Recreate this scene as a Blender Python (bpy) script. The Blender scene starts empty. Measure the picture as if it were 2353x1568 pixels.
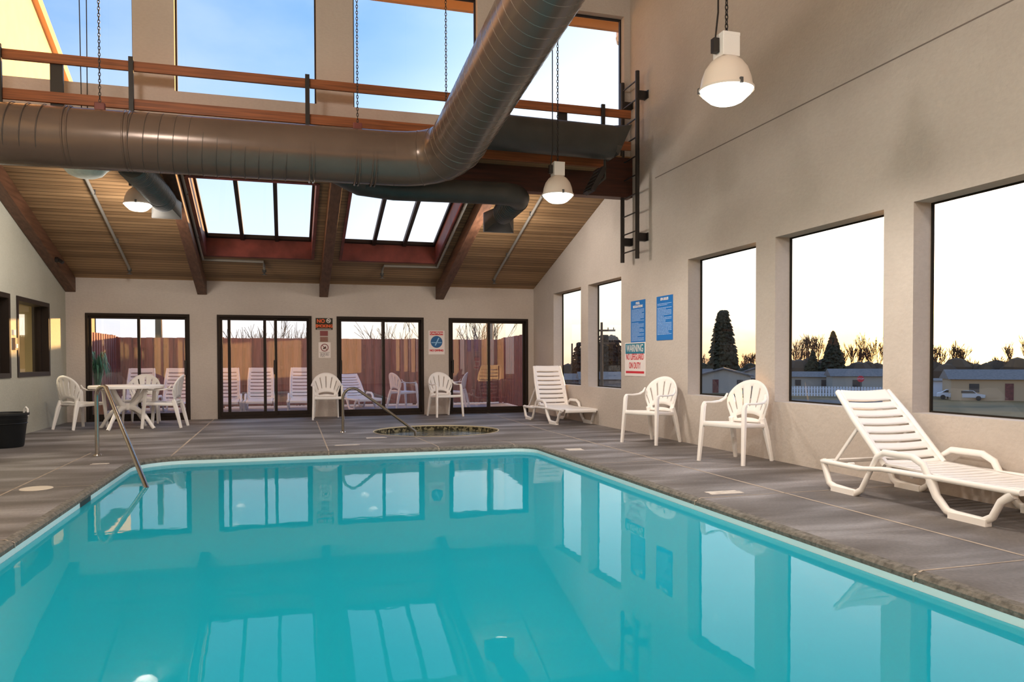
import bpy, bmesh, math, random
from mathutils import Vector, Matrix
rnd = random.Random(7)
S = bpy.context.scene
COL = S.collection
PI = math.pi
R = math.radians

# ------------------------------------------------------------ materials
def _n(nt, t, **kw):
    n = nt.nodes.new(t)
    for k, v in kw.items(): setattr(n, k, v)
    return n

def mat(name, col, rough=.6, metal=0., var=0., vscale=4., vstretch=(1, 1, 1), bump=0., bscale=60., spec=.5, emit=None, estr=0., coat=0., sub=0.):
    m = bpy.data.materials.new(name); m.use_nodes = True
    nt = m.node_tree; b = nt.nodes['Principled BSDF']; L = nt.links.new
    b.inputs['Base Color'].default_value = (*col, 1)
    b.inputs['Roughness'].default_value = rough
    b.inputs['Metallic'].default_value = metal
    b.inputs['Specular IOR Level'].default_value = spec
    b.inputs['Coat Weight'].default_value = coat
    if emit:
        b.inputs['Emission Color'].default_value = (*emit, 1); b.inputs['Emission Strength'].default_value = estr
    if var or bump:
        tc = _n(nt, 'ShaderNodeTexCoord'); mp = _n(nt, 'ShaderNodeMapping')
        L(tc.outputs['Object'], mp.inputs[0])
        mp.inputs['Scale'].default_value = vstretch
    if var:
        no = _n(nt, 'ShaderNodeTexNoise'); no.inputs['Scale'].default_value = vscale; no.inputs['Detail'].default_value = 6
        L(mp.outputs[0], no.inputs['Vector'])
        rp = _n(nt, 'ShaderNodeValToRGB')
        rp.color_ramp.elements[0].position = .3; rp.color_ramp.elements[1].position = .7
        rp.color_ramp.elements[0].color = (*[c * (1 - var) for c in col], 1)
        rp.color_ramp.elements[1].color = (*[min(1, c * (1 + var)) for c in col], 1)
        L(no.outputs['Fac'], rp.inputs[0]); L(rp.outputs[0], b.inputs['Base Color'])
    if bump:
        n2 = _n(nt, 'ShaderNodeTexNoise'); n2.inputs['Scale'].default_value = bscale; n2.inputs['Detail'].default_value = 4
        L(mp.outputs[0], n2.inputs['Vector'])
        bp = _n(nt, 'ShaderNodeBump'); bp.inputs['Strength'].default_value = bump; bp.inputs['Distance'].default_value = .01
        L(n2.outputs['Fac'], bp.inputs['Height']); L(bp.outputs[0], b.inputs['Normal'])
    return m

def plank_mat(name, c1, c2, axis, width, grain, rough=.6, line=.45, gap=.06):
    """boards running across 'axis' (index of coordinate that counts boards); grain = mapping scale"""
    m = bpy.data.materials.new(name); m.use_nodes = True
    nt = m.node_tree; b = nt.nodes['Principled BSDF']; L = nt.links.new
    b.inputs['Roughness'].default_value = rough
    tc = _n(nt, 'ShaderNodeTexCoord'); sp = _n(nt, 'ShaderNodeSeparateXYZ'); L(tc.outputs['Object'], sp.inputs[0])
    dv = _n(nt, 'ShaderNodeMath', operation='DIVIDE'); L(sp.outputs[axis], dv.inputs[0]); dv.inputs[1].default_value = width
    fl = _n(nt, 'ShaderNodeMath', operation='FLOOR'); L(dv.outputs[0], fl.inputs[0])
    fr = _n(nt, 'ShaderNodeMath', operation='FRACT'); L(dv.outputs[0], fr.inputs[0])
    wn = _n(nt, 'ShaderNodeTexWhiteNoise', noise_dimensions='1D'); L(fl.outputs[0], wn.inputs['W'])
    mp = _n(nt, 'ShaderNodeMapping'); mp.inputs['Scale'].default_value = grain; L(tc.outputs['Object'], mp.inputs[0])
    cb = _n(nt, 'ShaderNodeCombineXYZ'); L(wn.outputs['Value'], cb.inputs[0])
    sc = _n(nt, 'ShaderNodeVectorMath', operation='SCALE'); L(cb.outputs[0], sc.inputs[0]); sc.inputs['Scale'].default_value = 37
    ad = _n(nt, 'ShaderNodeVectorMath', operation='ADD'); L(mp.outputs[0], ad.inputs[0]); L(sc.outputs[0], ad.inputs[1])
    no = _n(nt, 'ShaderNodeTexNoise'); no.inputs['Scale'].default_value = 1; no.inputs['Detail'].default_value = 7; L(ad.outputs[0], no.inputs['Vector'])
    mx = _n(nt, 'ShaderNodeMath', operation='MULTIPLY_ADD'); L(wn.outputs['Value'], mx.inputs[0]); mx.inputs[1].default_value = .45
    L(no.outputs['Fac'], mx.inputs[2])
    rp = _n(nt, 'ShaderNodeValToRGB'); e = rp.color_ramp.elements
    e[0].position = .35; e[0].color = (*c1, 1); e[1].position = 1.0; e[1].color = (*c2, 1); L(mx.outputs[0], rp.inputs[0])
    lt = _n(nt, 'ShaderNodeMath', operation='LESS_THAN'); L(fr.outputs[0], lt.inputs[0]); lt.inputs[1].default_value = gap
    mm = _n(nt, 'ShaderNodeMixRGB', blend_type='MULTIPLY'); L(lt.outputs[0], mm.inputs[0]); L(rp.outputs[0], mm.inputs[1])
    mm.inputs[2].default_value = (line, line, line, 1)
    L(mm.outputs[0], b.inputs['Base Color'])
    bp = _n(nt, 'ShaderNodeBump'); bp.inputs['Strength'].default_value = .6; bp.inputs['Distance'].default_value = .01; bp.invert = True
    L(lt.outputs[0], bp.inputs['Height']); L(bp.outputs[0], b.inputs['Normal'])
    return m

def schlick(nt, f0, normal=None):
    L = nt.links.new
    g = _n(nt, 'ShaderNodeNewGeometry'); d = _n(nt, 'ShaderNodeVectorMath', operation='DOT_PRODUCT')
    L(normal if normal else g.outputs['Normal'], d.inputs[0]); L(g.outputs['Incoming'], d.inputs[1])
    a = _n(nt, 'ShaderNodeMath', operation='ABSOLUTE'); L(d.outputs['Value'], a.inputs[0])
    b = _n(nt, 'ShaderNodeMath', operation='SUBTRACT'); b.inputs[0].default_value = 1; L(a.outputs[0], b.inputs[1]); b.use_clamp = True
    c = _n(nt, 'ShaderNodeMath', operation='POWER'); L(b.outputs[0], c.inputs[0]); c.inputs[1].default_value = 5
    e = _n(nt, 'ShaderNodeMath', operation='MULTIPLY_ADD'); L(c.outputs[0], e.inputs[0]); e.inputs[1].default_value = 1 - f0; e.inputs[2].default_value = f0
    return e.outputs[0]

def glass_mat(name, refl=.07, tint=(1, 1, 1), rough=0.):
    m = bpy.data.materials.new(name); m.use_nodes = True
    nt = m.node_tree; nt.nodes.clear(); L = nt.links.new
    o = _n(nt, 'ShaderNodeOutputMaterial'); t = _n(nt, 'ShaderNodeBsdfTransparent'); g = _n(nt, 'ShaderNodeBsdfGlossy')
    t.inputs[0].default_value = (*tint, 1); g.inputs['Roughness'].default_value = rough
    mx = _n(nt, 'ShaderNodeMixShader'); L(schlick(nt, refl), mx.inputs[0]); L(t.outputs[0], mx.inputs[1]); L(g.outputs[0], mx.inputs[2])
    L(mx.outputs[0], o.inputs[0]); return m

def wall_mat(name, base, dark, light):
    m = mat(name, base, rough=.85, bump=.5, bscale=28, vstretch=(1, 1, 1), spec=.25)
    nt = m.node_tree; b = nt.nodes['Principled BSDF']; L = nt.links.new
    tc = _n(nt, 'ShaderNodeTexCoord')
    n1 = _n(nt, 'ShaderNodeTexNoise'); n1.inputs['Scale'].default_value = .8; n1.inputs['Detail'].default_value = 5; L(tc.outputs['Object'], n1.inputs['Vector'])
    mp = _n(nt, 'ShaderNodeMapping'); mp.inputs['Scale'].default_value = (20, 20, 45); L(tc.outputs['Object'], mp.inputs[0])
    n2 = _n(nt, 'ShaderNodeTexNoise'); n2.inputs['Scale'].default_value = 1; n2.inputs['Detail'].default_value = 3; L(mp.outputs[0], n2.inputs['Vector'])
    a = _n(nt, 'ShaderNodeMath', operation='MULTIPLY_ADD'); L(n2.outputs['Fac'], a.inputs[0]); a.inputs[1].default_value = .35; L(n1.outputs['Fac'], a.inputs[2])
    rp = _n(nt, 'ShaderNodeValToRGB'); e = rp.color_ramp.elements
    e[0].position = .45; e[0].color = (*dark, 1); e[1].position = .9; e[1].color = (*light, 1)
    L(a.outputs[0], rp.inputs[0]); L(rp.outputs[0], b.inputs['Base Color'])
    return m

M = {}
M['stucco'] = wall_mat('stucco', (.53, .46, .405), (.47, .405, .355), (.58, .51, .45))
M['stucco_green'] = wall_mat('stucco_green', (.47, .46, .38), (.42, .405, .33), (.51, .50, .42))
M['ceil'] = plank_mat('ceiling_planks', (.145, .08, .036), (.36, .22, .11), 1, .10, (1.2, 40, 40), line=.35, gap=.14)
M['beam'] = mat('dark_beam', (.055, .014, .007), .5, var=.35, vscale=3, vstretch=(.6, 8, 8))
M['rafter'] = mat('rafter_wood', (.11, .05, .028), .55, var=.35, vscale=3, vstretch=(8, .6, 8))
M['rail'] = mat('rail_wood', (.25, .075, .023), .5, var=.4, vscale=3, vstretch=(.5, 14, 14))
M['maroon'] = mat('maroon_wood', (.16, .04, .032), .55, var=.35, vscale=4, vstretch=(1, 1, 1))
M['bronze'] = mat('bronze_aluminium', (.022, .015, .012), .5, spec=.3)
M['frame'] = mat('window_frame_paint', (.03, .025, .02), .9, spec=0)
M['black'] = mat('black_paint', (.018, .014, .013), .45)
M['duct'] = mat('duct_paint', (.15, .103, .08), .24, metal=.3, var=.1, vscale=2)
M['duct_dark'] = mat('dark_duct_paint', (.05, .048, .044), .45, metal=.25, var=.2, vscale=3)
M['seam'] = mat('duct_seam', (.09, .07, .06), .4, metal=.4)
M['galv'] = mat('galvanised', (.11, .11, .11), .4, metal=.5)
M['pipe'] = mat('pipe_paint', (.27, .25, .22), .45, metal=.3)
M['chrome'] = mat('stainless', (.62, .56, .5), .2, metal=1)
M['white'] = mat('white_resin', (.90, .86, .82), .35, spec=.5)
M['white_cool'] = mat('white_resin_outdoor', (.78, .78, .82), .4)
M['lampshade'] = mat('lamp_enamel', (.72, .62, .53), .35, spec=.4)
M['lampbox'] = mat('lamp_box', (.8, .76, .72), .4)
M['lens'] = mat('lamp_lens', (.9, .9, .85), .4, emit=(1, .98, .90), estr=1.7)
M['lens_off'] = mat('lamp_lens_off', (.85, .88, .80), .35, var=.1, vscale=20)
M['glass'] = glass_mat('window_glass', .03)
M['doorglass'] = glass_mat('door_glass', .15, (.93, .93, .95))
M['blue'] = mat('sign_blue', (.012, .16, .48), .4)
M['teal'] = mat('sign_teal', (.01, .19, .28), .4)
M['signwhite'] = mat('sign_white', (.82, .74, .70), .45)
M['signtext'] = mat('sign_pale_text', (.45, .6, .85), .5)
M['red'] = mat('sign_red', (.6, .02, .035), .45)
M['orange'] = mat('sign_orange', (.8, .14, .05), .45)
M['signblack'] = mat('sign_black', (.03, .025, .015), .45)
M['plaque'] = mat('maroon_plaque', (.25, .07, .07), .5)
M['bin'] = mat('black_rubber', (.008, .01, .012), .5)
M['fence'] = mat('stained_fence', (.25, .105, .10), .75, var=.3, vscale=3, vstretch=(9, 9, .7))
M['patio'] = mat('patio_concrete', (.42, .42, .45), .8, var=.08)
M['leaf'] = mat('palm_leaf', (.06, .24, .16), .5, var=.3)
M['bark'] = mat('bark', (.11, .065, .035), .9)
M['conifer'] = mat('conifer', (.04, .034, .012), .9, var=.4, vscale=2)
M['pine'] = mat('pine_tree', (.035, .022, .01), .9)
M['asphalt'] = mat('asphalt', (.06, .06, .07), .85, var=.15, vscale=1)
M['roof'] = mat('shingle', (.19, .155, .14), .8, var=.2, vscale=3)
M['siding'] = mat('siding', (.42, .36, .3), .7)
M['siding2'] = mat('siding_tan', (.5, .34, .2), .7)
M['darkglass'] = mat('dark_glass', (.03, .03, .035), .2)
M['picket'] = mat('picket_white', (.7, .7, .75), .6)
M['yellow'] = mat('wing_siding', (.85, .62, .36), .7, var=.06)
M['trimw'] = mat('rake_trim', (.6, .36, .2), .6)
M['terracotta'] = mat('terracotta', (.3, .12, .06), .8)
M['interior'] = mat('corridor_wall', (.40, .34, .20), .8)
M['daylight_glow'] = mat('corridor_window_glow', (.8, .75, .65), .5, emit=(1, .9, .75), estr=.7)  # panel glows by itself, standing in for daylight through the window
M['mark'] = mat('deck_marker', (.62, .56, .50), .7, var=.2, vscale=12)

def ground_mat():
    m = mat('grass', (.10, .085, .03), .95)
    nt = m.node_tree; b = nt.nodes['Principled BSDF']; L = nt.links.new
    tc = _n(nt, 'ShaderNodeTexCoord'); no = _n(nt, 'ShaderNodeTexNoise'); no.inputs['Scale'].default_value = .08; no.inputs['Detail'].default_value = 6
    L(tc.outputs['Object'], no.inputs['Vector']); rp = _n(nt, 'ShaderNodeValToRGB'); e = rp.color_ramp.elements
    e[0].position = .35; e[0].color = (.06, .05, .015, 1); e[1].position = .7; e[1].color = (.28, .15, .04, 1)  # orange-brown tone puts the warm low sunlight into the ground colour
    L(no.outputs['Fac'], rp.inputs[0]); L(rp.outputs[0], b.inputs['Base Color']); return m
M['grass'] = ground_mat()

def deck_mat():
    m = mat('deck_concrete', (.15, .13, .12), .7)
    nt = m.node_tree; b = nt.nodes['Principled BSDF']; L = nt.links.new
    tc = _n(nt, 'ShaderNodeTexCoord')
    mp = _n(nt, 'ShaderNodeMapping'); mp.inputs['Scale'].default_value = (.55, 1.9, 1); L(tc.outputs['Object'], mp.inputs[0])
    n1 = _n(nt, 'ShaderNodeTexNoise'); n1.inputs['Scale'].default_value = 1.1; n1.inputs['Detail'].default_value = 8; n1.inputs['Distortion'].default_value = .4
    L(mp.outputs[0], n1.inputs['Vector'])
    rp = _n(nt, 'ShaderNodeValToRGB'); e = rp.color_ramp.elements
    e[0].position = .36; e[0].color = (.11, .095, .086, 1); e[1].position = .52; e[1].color = (.165, .148, .14, 1)
    e2 = rp.color_ramp.elements.new(.66); e2.color = (.29, .27, .27, 1); e3 = rp.color_ramp.elements.new(.82); e3.color = (.40, .39, .40, 1)
    L(n1.outputs['Fac'], rp.inputs[0])
    n2 = _n(nt, 'ShaderNodeTexNoise'); n2.inputs['Scale'].default_value = 45; n2.inputs['Detail'].default_value = 4; L(tc.outputs['Object'], n2.inputs['Vector'])
    mx = _n(nt, 'ShaderNodeMixRGB', blend_type='OVERLAY'); mx.inputs[0].default_value = .35; L(rp.outputs[0], mx.inputs[1]); L(n2.outputs['Fac'], mx.inputs[2])
    L(mx.outputs[0], b.inputs['Base Color'])
    rr = _n(nt, 'ShaderNodeMapRange'); L(n1.outputs['Fac'], rr.inputs[0]); rr.inputs[3].default_value = .78; rr.inputs[4].default_value = .42; L(rr.outputs[0], b.inputs['Roughness'])
    bp = _n(nt, 'ShaderNodeBump'); bp.inputs['Strength'].default_value = .25; bp.inputs['Distance'].default_value = .004; L(n2.outputs['Fac'], bp.inputs['Height']); L(bp.outputs[0], b.inputs['Normal'])
    return m
M['deck'] = deck_mat()
M['joint'] = mat('joint_caulk', (.42, .34, .27), .8, var=.2, vscale=8)

def coping_mat():
    m = mat('coping_stone', (.165, .15, .13), .8, var=.4, vscale=30, bump=.8, bscale=70)
    return m
M['coping'] = coping_mat()
M['tileband'] = mat('waterline_tile', (.74, .95, .98), .3)
M['basin'] = mat('pool_plaster', (.0, .46, .62), .8, var=.05, vscale=.7)

def mosaic():
    m = bpy.data.materials.new('spa_mosaic'); m.use_nodes = True
    nt = m.node_tree; b = nt.nodes['Principled BSDF']; L = nt.links.new
    tc = _n(nt, 'ShaderNodeTexCoord'); v = _n(nt, 'ShaderNodeTexVoronoi'); v.inputs['Scale'].default_value = 34; L(tc.outputs['Object'], v.inputs['Vector'])
    rp = _n(nt, 'ShaderNodeValToRGB'); e = rp.color_ramp.elements; e[0].position = .3; e[0].color = (.02, .018, .012, 1); e[1].position = .8; e[1].color = (.30, .26, .15, 1)
    sp = _n(nt, 'ShaderNodeSeparateColor'); L(v.outputs['Color'], sp.inputs[0]); L(sp.outputs[0], rp.inputs[0]); L(rp.outputs[0], b.inputs['Base Color'])
    b.inputs['Roughness'].default_value = .3; return m
M['mosaic'] = mosaic()

def water_mat(name, tint, ripple=.02, scale=1.6, extra=0., murk=(0, .3, .3), mf=.5, refl=1.):
    m = bpy.data.materials.new(name); m.use_nodes = True
    nt = m.node_tree; nt.nodes.clear(); L = nt.links.new
    o = _n(nt, 'ShaderNodeOutputMaterial'); t = _n(nt, 'ShaderNodeBsdfTransparent'); g = _n(nt, 'ShaderNodeBsdfGlossy')
    t.inputs[0].default_value = (*tint, 1); g.inputs['Roughness'].default_value = .02
    df = _n(nt, 'ShaderNodeBsdfDiffuse'); df.inputs[0].default_value = (*murk, 1); m0 = _n(nt, 'ShaderNodeMixShader'); m0.inputs[0].default_value = mf; L(t.outputs[0], m0.inputs[1]); L(df.outputs[0], m0.inputs[2])
    tc = _n(nt, 'ShaderNodeTexCoord'); n1 = _n(nt, 'ShaderNodeTexNoise'); n1.inputs['Scale'].default_value = scale; n1.inputs['Detail'].default_value = 4
    L(tc.outputs['Object'], n1.inputs['Vector'])
    bp = _n(nt, 'ShaderNodeBump'); bp.inputs['Strength'].default_value = ripple; bp.inputs['Distance'].default_value = .1
    L(n1.outputs['Fac'], bp.inputs['Height']); L(bp.outputs[0], g.inputs['Normal'])
    rs = _n(nt, 'ShaderNodeMath', operation='MULTIPLY'); L(schlick(nt, .02 + extra, bp.outputs[0]), rs.inputs[0]); rs.inputs[1].default_value = refl
    mx = _n(nt, 'ShaderNodeMixShader'); L(rs.outputs[0], mx.inputs[0]); L(m0.outputs[0], mx.inputs[1]); L(g.outputs[0], mx.inputs[2])
    L(mx.outputs[0], o.inputs[0]); return m
M['water'] = water_mat('pool_water', (.86, .97, .98), .012, 1.6, 0, (.012, .44, .585), .65, .6)
M['spawater'] = water_mat('spa_water', (.3, .38, .3), .3, 9, .02, (.10, .105, .075), .85)

# ------------------------------------------------------------ mesh builder
class MB:
    def __init__(s): s.v = []; s.f = []; s.m = []
    def add(s, vs, fs, mi=0):
        k = len(s.v); s.v += [tuple(v) for v in vs]; s.f += [tuple(i + k for i in f) for f in fs]; s.m += [mi] * len(fs)
    def box(s, x0, x1, y0, y1, z0, z1, mi=0, mx=None):
        vs = [(x, y, z) for z in (z0, z1) for y in (y0, y1) for x in (x0, x1)]
        if mx: vs = [mx @ Vector(v) for v in vs]
        s.add(vs, [(0, 2, 3, 1), (4, 5, 7, 6), (0, 1, 5, 4), (2, 6, 7, 3), (0, 4, 6, 2), (1, 3, 7, 5)], mi)
    def prism(s, poly, fn, d0, d1, mi=0):
        """poly: list of 2D, fn(u,v,d)->xyz"""
        n = len(poly); vs = [fn(u, v, d0) for u, v in poly] + [fn(u, v, d1) for u, v in poly]
        fs = [tuple(range(n - 1, -1, -1)), tuple(range(n, 2 * n))] + [(i, (i + 1) % n, n + (i + 1) % n, n + i) for i in range(n)]
        s.add(vs, fs, mi)
    def sweep(s, pts, prof, mi=0, up=(0, 0, 1), scales=None, caps=True, closed=False):
        pts = [Vector(p) for p in pts]; n = len(pts); up = Vector(up); k = len(prof); vs = []
        prevN = None
        for i, p in enumerate(pts):
            if closed: t = (pts[(i + 1) % n] - pts[i - 1]).normalized()
            else: t = (pts[min(i + 1, n - 1)] - pts[max(i - 1, 0)]).normalized()
            if prevN is None:
                a = up if abs(t.dot(up)) < .97 else Vector((1, 0, 0)) if abs(t.x) < .9 else Vector((0, 1, 0))
                u = t.cross(a).normalized()
            else:
                u = (prevN - t * prevN.dot(t)).normalized()
            prevN = u; w = u.cross(t).normalized()
            sc = scales[i] if scales else 1
            if not isinstance(sc, tuple): sc = (sc, sc)
            vs += [p + u * (a0 * sc[0]) + w * (b0 * sc[1]) for a0, b0 in prof]
        fs = []
        for i in range(n if closed else n - 1):
            j = (i + 1) % n
            fs += [(i * k + a, i * k + (a + 1) % k, j * k + (a + 1) % k, j * k + a) for a in range(k)]
        if caps and not closed: fs += [tuple(range(k - 1, -1, -1)), tuple((n - 1) * k + a for a in range(k))]
        s.add(vs, fs, mi)
    def tube(s, pts, r, seg=10, mi=0, scales=None, caps=True, closed=False):
        s.sweep(pts, [(r * math.cos(2 * PI * i / seg), r * math.sin(2 * PI * i / seg)) for i in range(seg)], mi, scales=scales, caps=caps, closed=closed)
    def bar(s, pts, w, h, mi=0, up=(0, 0, 1), scales=None, c=.25):
        a, b = w / 2, h / 2; q = min(w, h) * c
        s.sweep(pts, [(a, -b + q), (a, b - q), (a - q, b), (-a + q, b), (-a, b - q), (-a, -b + q), (-a + q, -b), (a - q, -b)], mi, up=up, scales=scales)
    def lathe(s, prof, c=(0, 0, 0), seg=32, mi=0, mx=None):
        k = len(prof); vs = []
        for i in range(seg):
            a = 2 * PI * i / seg
            for r, z in prof: vs.append(Vector((r * math.cos(a), r * math.sin(a), z)))
        vs = [(mx @ v if mx else v) + Vector(c) for v in vs]
        fs = [(i * k + j, ((i + 1) % seg) * k + j, ((i + 1) % seg) * k + j + 1, i * k + j + 1) for i in range(seg) for j in range(k - 1)]
        s.add(vs, fs, mi)
    def grid(s, fn, nu, nv, hole=None, mi=0):
        idx = {}; vs = []; fs = []
        for i in range(nu + 1):
            for j in range(nv + 1): idx[i, j] = len(vs); vs.append(fn(i, j))
        for i in range(nu):
            for j in range(nv):
                if hole and hole(i, j): continue
                fs.append((idx[i, j], idx[i + 1, j], idx[i + 1, j + 1], idx[i, j + 1]))
        s.add(vs, fs, mi)
    def build(s, name, mats, parent=None, smooth=False, bevel=0, solid=0, subsurf=0, **props):
        me = bpy.data.meshes.new(name); me.from_pydata(s.v, [], s.f)
        for m in (mats if isinstance(mats, (list, tuple)) else [mats]): me.materials.append(m)
        for p, mi in zip(me.polygons, s.m): p.material_index = mi
        bm = bmesh.new(); bm.from_mesh(me)
        bmesh.ops.delete(bm, geom=[v for v in bm.verts if not v.link_faces], context='VERTS')
        bmesh.ops.remove_doubles(bm, verts=bm.verts, dist=1e-5)
        bmesh.ops.recalc_face_normals(bm, faces=bm.faces); bm.to_mesh(me); bm.free()
        o = bpy.data.objects.new(name, me); COL.objects.link(o)
        if parent: o.parent = parent
        if smooth:
            for p in me.polygons: p.use_smooth = True
            if smooth is not True: me.set_sharp_from_angle(angle=R(smooth))
            else: me.set_sharp_from_angle(angle=R(40))
        if solid:
            md = o.modifiers.new('s', 'SOLIDIFY'); md.thickness = solid; md.offset = 0
        if subsurf:
            md = o.modifiers.new('u', 'SUBSURF'); md.levels = subsurf; md.render_levels = subsurf
        if bevel:
            md = o.modifiers.new('b', 'BEVEL'); md.width = bevel; md.segments = 2; md.limit_method = 'ANGLE'; md.angle_limit = R(50)
        for k, v in props.items(): o[k] = v
        return o

def thing(name, label, cat, loc=(0, 0, 0), rz=0, group=None):
    o = bpy.data.objects.new(name, None); COL.objects.link(o); o.location = loc; o.rotation_euler = (0, 0, rz)
    o.empty_display_size = .1; o['label'] = label; o['category'] = cat
    if group: o['group'] = group
    return o
def tag(o, label, cat, group=None, kind=None):
    o['label'] = label; o['category'] = cat
    if group: o['group'] = group
    if kind: o['kind'] = kind
    return o
def struct(o): o['kind'] = 'structure'; return o
def sthing(name, loc=(0, 0, 0)):
    o = bpy.data.objects.new(name, None); COL.objects.link(o); o.location = loc; o['kind'] = 'structure'; return o
def dup(root, loc, rz, label, group=None, matmap=None):
    r = root.copy(); COL.objects.link(r); r.location = loc; r.rotation_euler = (0, 0, rz); r['label'] = label
    if group: r['group'] = group
    def rec(a, b):
        for ch in [c for c in bpy.data.objects if c.parent == a and c not in done]:
            c = ch.copy(); done.add(c); COL.objects.link(c); c.parent = b
            if matmap:
                c.data = c.data.copy()
                for i, mm in enumerate(c.data.materials):
                    if mm in matmap: c.data.materials[i] = matmap[mm]
            rec(ch, c)
    done = set(); rec(root, r); return r
def text(s, size, m, parent, mx, name='lettering', align='CENTER', ext=.001, xs=1., bold=0.):
    cu = bpy.data.curves.new(name, 'FONT'); cu.body = s; cu.size = size; cu.align_x = align; cu.align_y = 'CENTER'; cu.extrude = ext; cu.offset = bold
    tmp = bpy.data.objects.new('t', cu); me = bpy.data.meshes.new_from_object(tmp)
    bpy.data.objects.remove(tmp)
    for v in me.vertices: v.co.x *= xs
    me.transform(mx); me.materials.clear(); me.materials.append(m); me.name = name
    o = bpy.data.objects.new(name, me); COL.objects.link(o); o.parent = parent; return o
def RW(x, y, z): return Matrix(((0, 0, -1, x), (-1, 0, 0, y), (0, 1, 0, z), (0, 0, 0, 1)))   # on the right wall
def FW(x, y, z): return Matrix(((1, 0, 0, x), (0, 0, -1, y), (0, 1, 0, z), (0, 0, 0, 1)))    # on the far wall

# ------------------------------------------------------------ room data
XR, XL, YD, YC, YB = 5.17, -3.87, 15.79, 10.95, -7.0
ZC = 2.67
def zceil(y): return ZC + (15.79 - y) * .303
ZH = 7.4
WT, WB = 2.46, .65
RWIN = [(13.02, 14.5), (11.27, 12.67), (7.61, 9.15), (5.66, 7.25), (3.75, 5.32), (1.2, 2.8), (-.9, .7), (-3.0, -1.4), (-5.6, -4.0)]
LWIN = [(13.15, 14.71), (11.2, 12.77)]
DOORS = [(-3.55, -1.76), (-1.27, .50), (.99, 2.76), (3.29, 5.04)]
DT = 2.02
CWIN = [(-3.72, -1.87), (-1.37, .44), (.94, 2.73), (3.23, 5.07)]
CZ0, CZ1 = 4.67, 6.44

def holes_wall(mb, us, vs, holes, fn, d0, d1, mi=0):
    """rectangular wall in (u,v) with rectangular holes, one box per cell"""
    U = sorted(set([us[0], us[1]] + [h[0] for h in holes] + [h[1] for h in holes])); V = sorted(set([vs[0], vs[1]] + [h[2] for h in holes] + [h[3] for h in holes]))
    U = [u for u in U if us[0] <= u <= us[1]]; V = [v for v in V if vs[0] <= v <= vs[1]]
    solid = lambda i, j: not (i < 0 or j < 0 or i >= len(U) - 1 or j >= len(V) - 1) and not any(h[0] <= (U[i] + U[i+1]) / 2 <= h[1] and h[2] <= (V[j] + V[j+1]) / 2 <= h[3] for h in holes)
    for i in range(len(U) - 1):
        for j in range(len(V) - 1):
            if not solid(i, j): continue
            a, b, c, d = U[i], U[i+1], V[j], V[j+1]
            P = [fn(*q) for q in ((a, c, d0), (b, c, d0), (b, d, d0), (a, d, d0), (a, c, d1), (b, c, d1), (b, d, d1), (a, d, d1))]
            fs = [(0, 1, 2, 3), (7, 6, 5, 4)]
            if not solid(i - 1, j): fs.append((0, 3, 7, 4))
            if not solid(i + 1, j): fs.append((1, 5, 6, 2))
            if not solid(i, j - 1): fs.append((0, 4, 5, 1))
            if not solid(i, j + 1): fs.append((3, 2, 6, 7))
            mb.add(P, fs, mi)
fx = lambda u, v, d: (d, u, v)      # wall in yz
fy = lambda u, v, d: (u, d, v)      # wall in xz

# right wall
mb = MB()
holes_wall(mb, (YB, YC), (-.3, ZH), [(a, b, WB, WT) for a, b in RWIN if b < YC], fx, XR, XR + .212)
holes_wall(mb, (YC, YD + .2), (-.3, ZC), [(a, b, WB, WT) for a, b in RWIN if a > YC], fx, XR, XR + .212)
mb.prism([(YC, ZC), (YD + .2, ZC), (YC, zceil(YC) + .12)], fx, XR, XR + .212)
mb.box(XR - .0015, XR + .01, -3, 10.1, 3.755, 3.768, 1)
struct(mb.build('wall_right', [M['stucco'], mat('wall_joint', (.2, .16, .14), .9)]))
# left wall
mb = MB()
holes_wall(mb, (YB, YC), (-.3, ZH), [], fx, XL - .18, XL)
holes_wall(mb, (YC, YD + .2), (-.3, ZC), [(a, b, .9, 2.1) for a, b in LWIN], fx, XL - .18, XL)
mb.prism([(YC, ZC), (YD + .2, ZC), (YC, zceil(YC) + .12)], fx, XL - .18, XL)
struct(mb.build('wall_left', M['stucco_green']))
# far wall
mb = MB()
holes_wall(mb, (XL, XR), (-.3, ZC + .02), [(a, b, 0, DT) for a, b in DOORS], fy, YD, YD + .18)
struct(mb.build('wall_far', M['stucco']))
# clerestory wall
mb = MB()
holes_wall(mb, (XL, XR), (4.2, ZH), [(a, b, CZ0, CZ1) for a, b in CWIN], fy, YC, YC + .2)
struct(mb.build('wall_clerestory', M['stucco']))
# back wall behind the camera
mb = MB(); mb.box(XL, XR, YB - .2, YB, -.3, ZH)
struct(mb.build('wall_back', M['stucco']))
# low sloping ceiling with two skylight wells
SKY = [(-1.37, .50, 12.02, 14.66), (.99, 2.81, 12.02, 14.66)]
def fc(u, v, d): return (u, v, zceil(v) + d)
mb = MB(); holes_wall(mb, (XL, XR), (YC - .05, YD + .02), SKY, fc, 0, .12)
struct(mb.build('ceiling', M['ceil']))
mb = MB(); mb.box(XL - .2, XR + .2, YB - .2, YC + .2, ZH, ZH + .15)
struct(mb.build('ceiling_high', mat('high_ceiling_boards', (.52, .42, .32), .8, var=.1)))
# outside skin of the low roof
mb = MB(); holes_wall(mb, (XL - .6, XR + .5), (YC + .2, YD + .9), SKY, fc, .125, .2)
struct(mb.build('roof_low', M['roof']))
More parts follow.
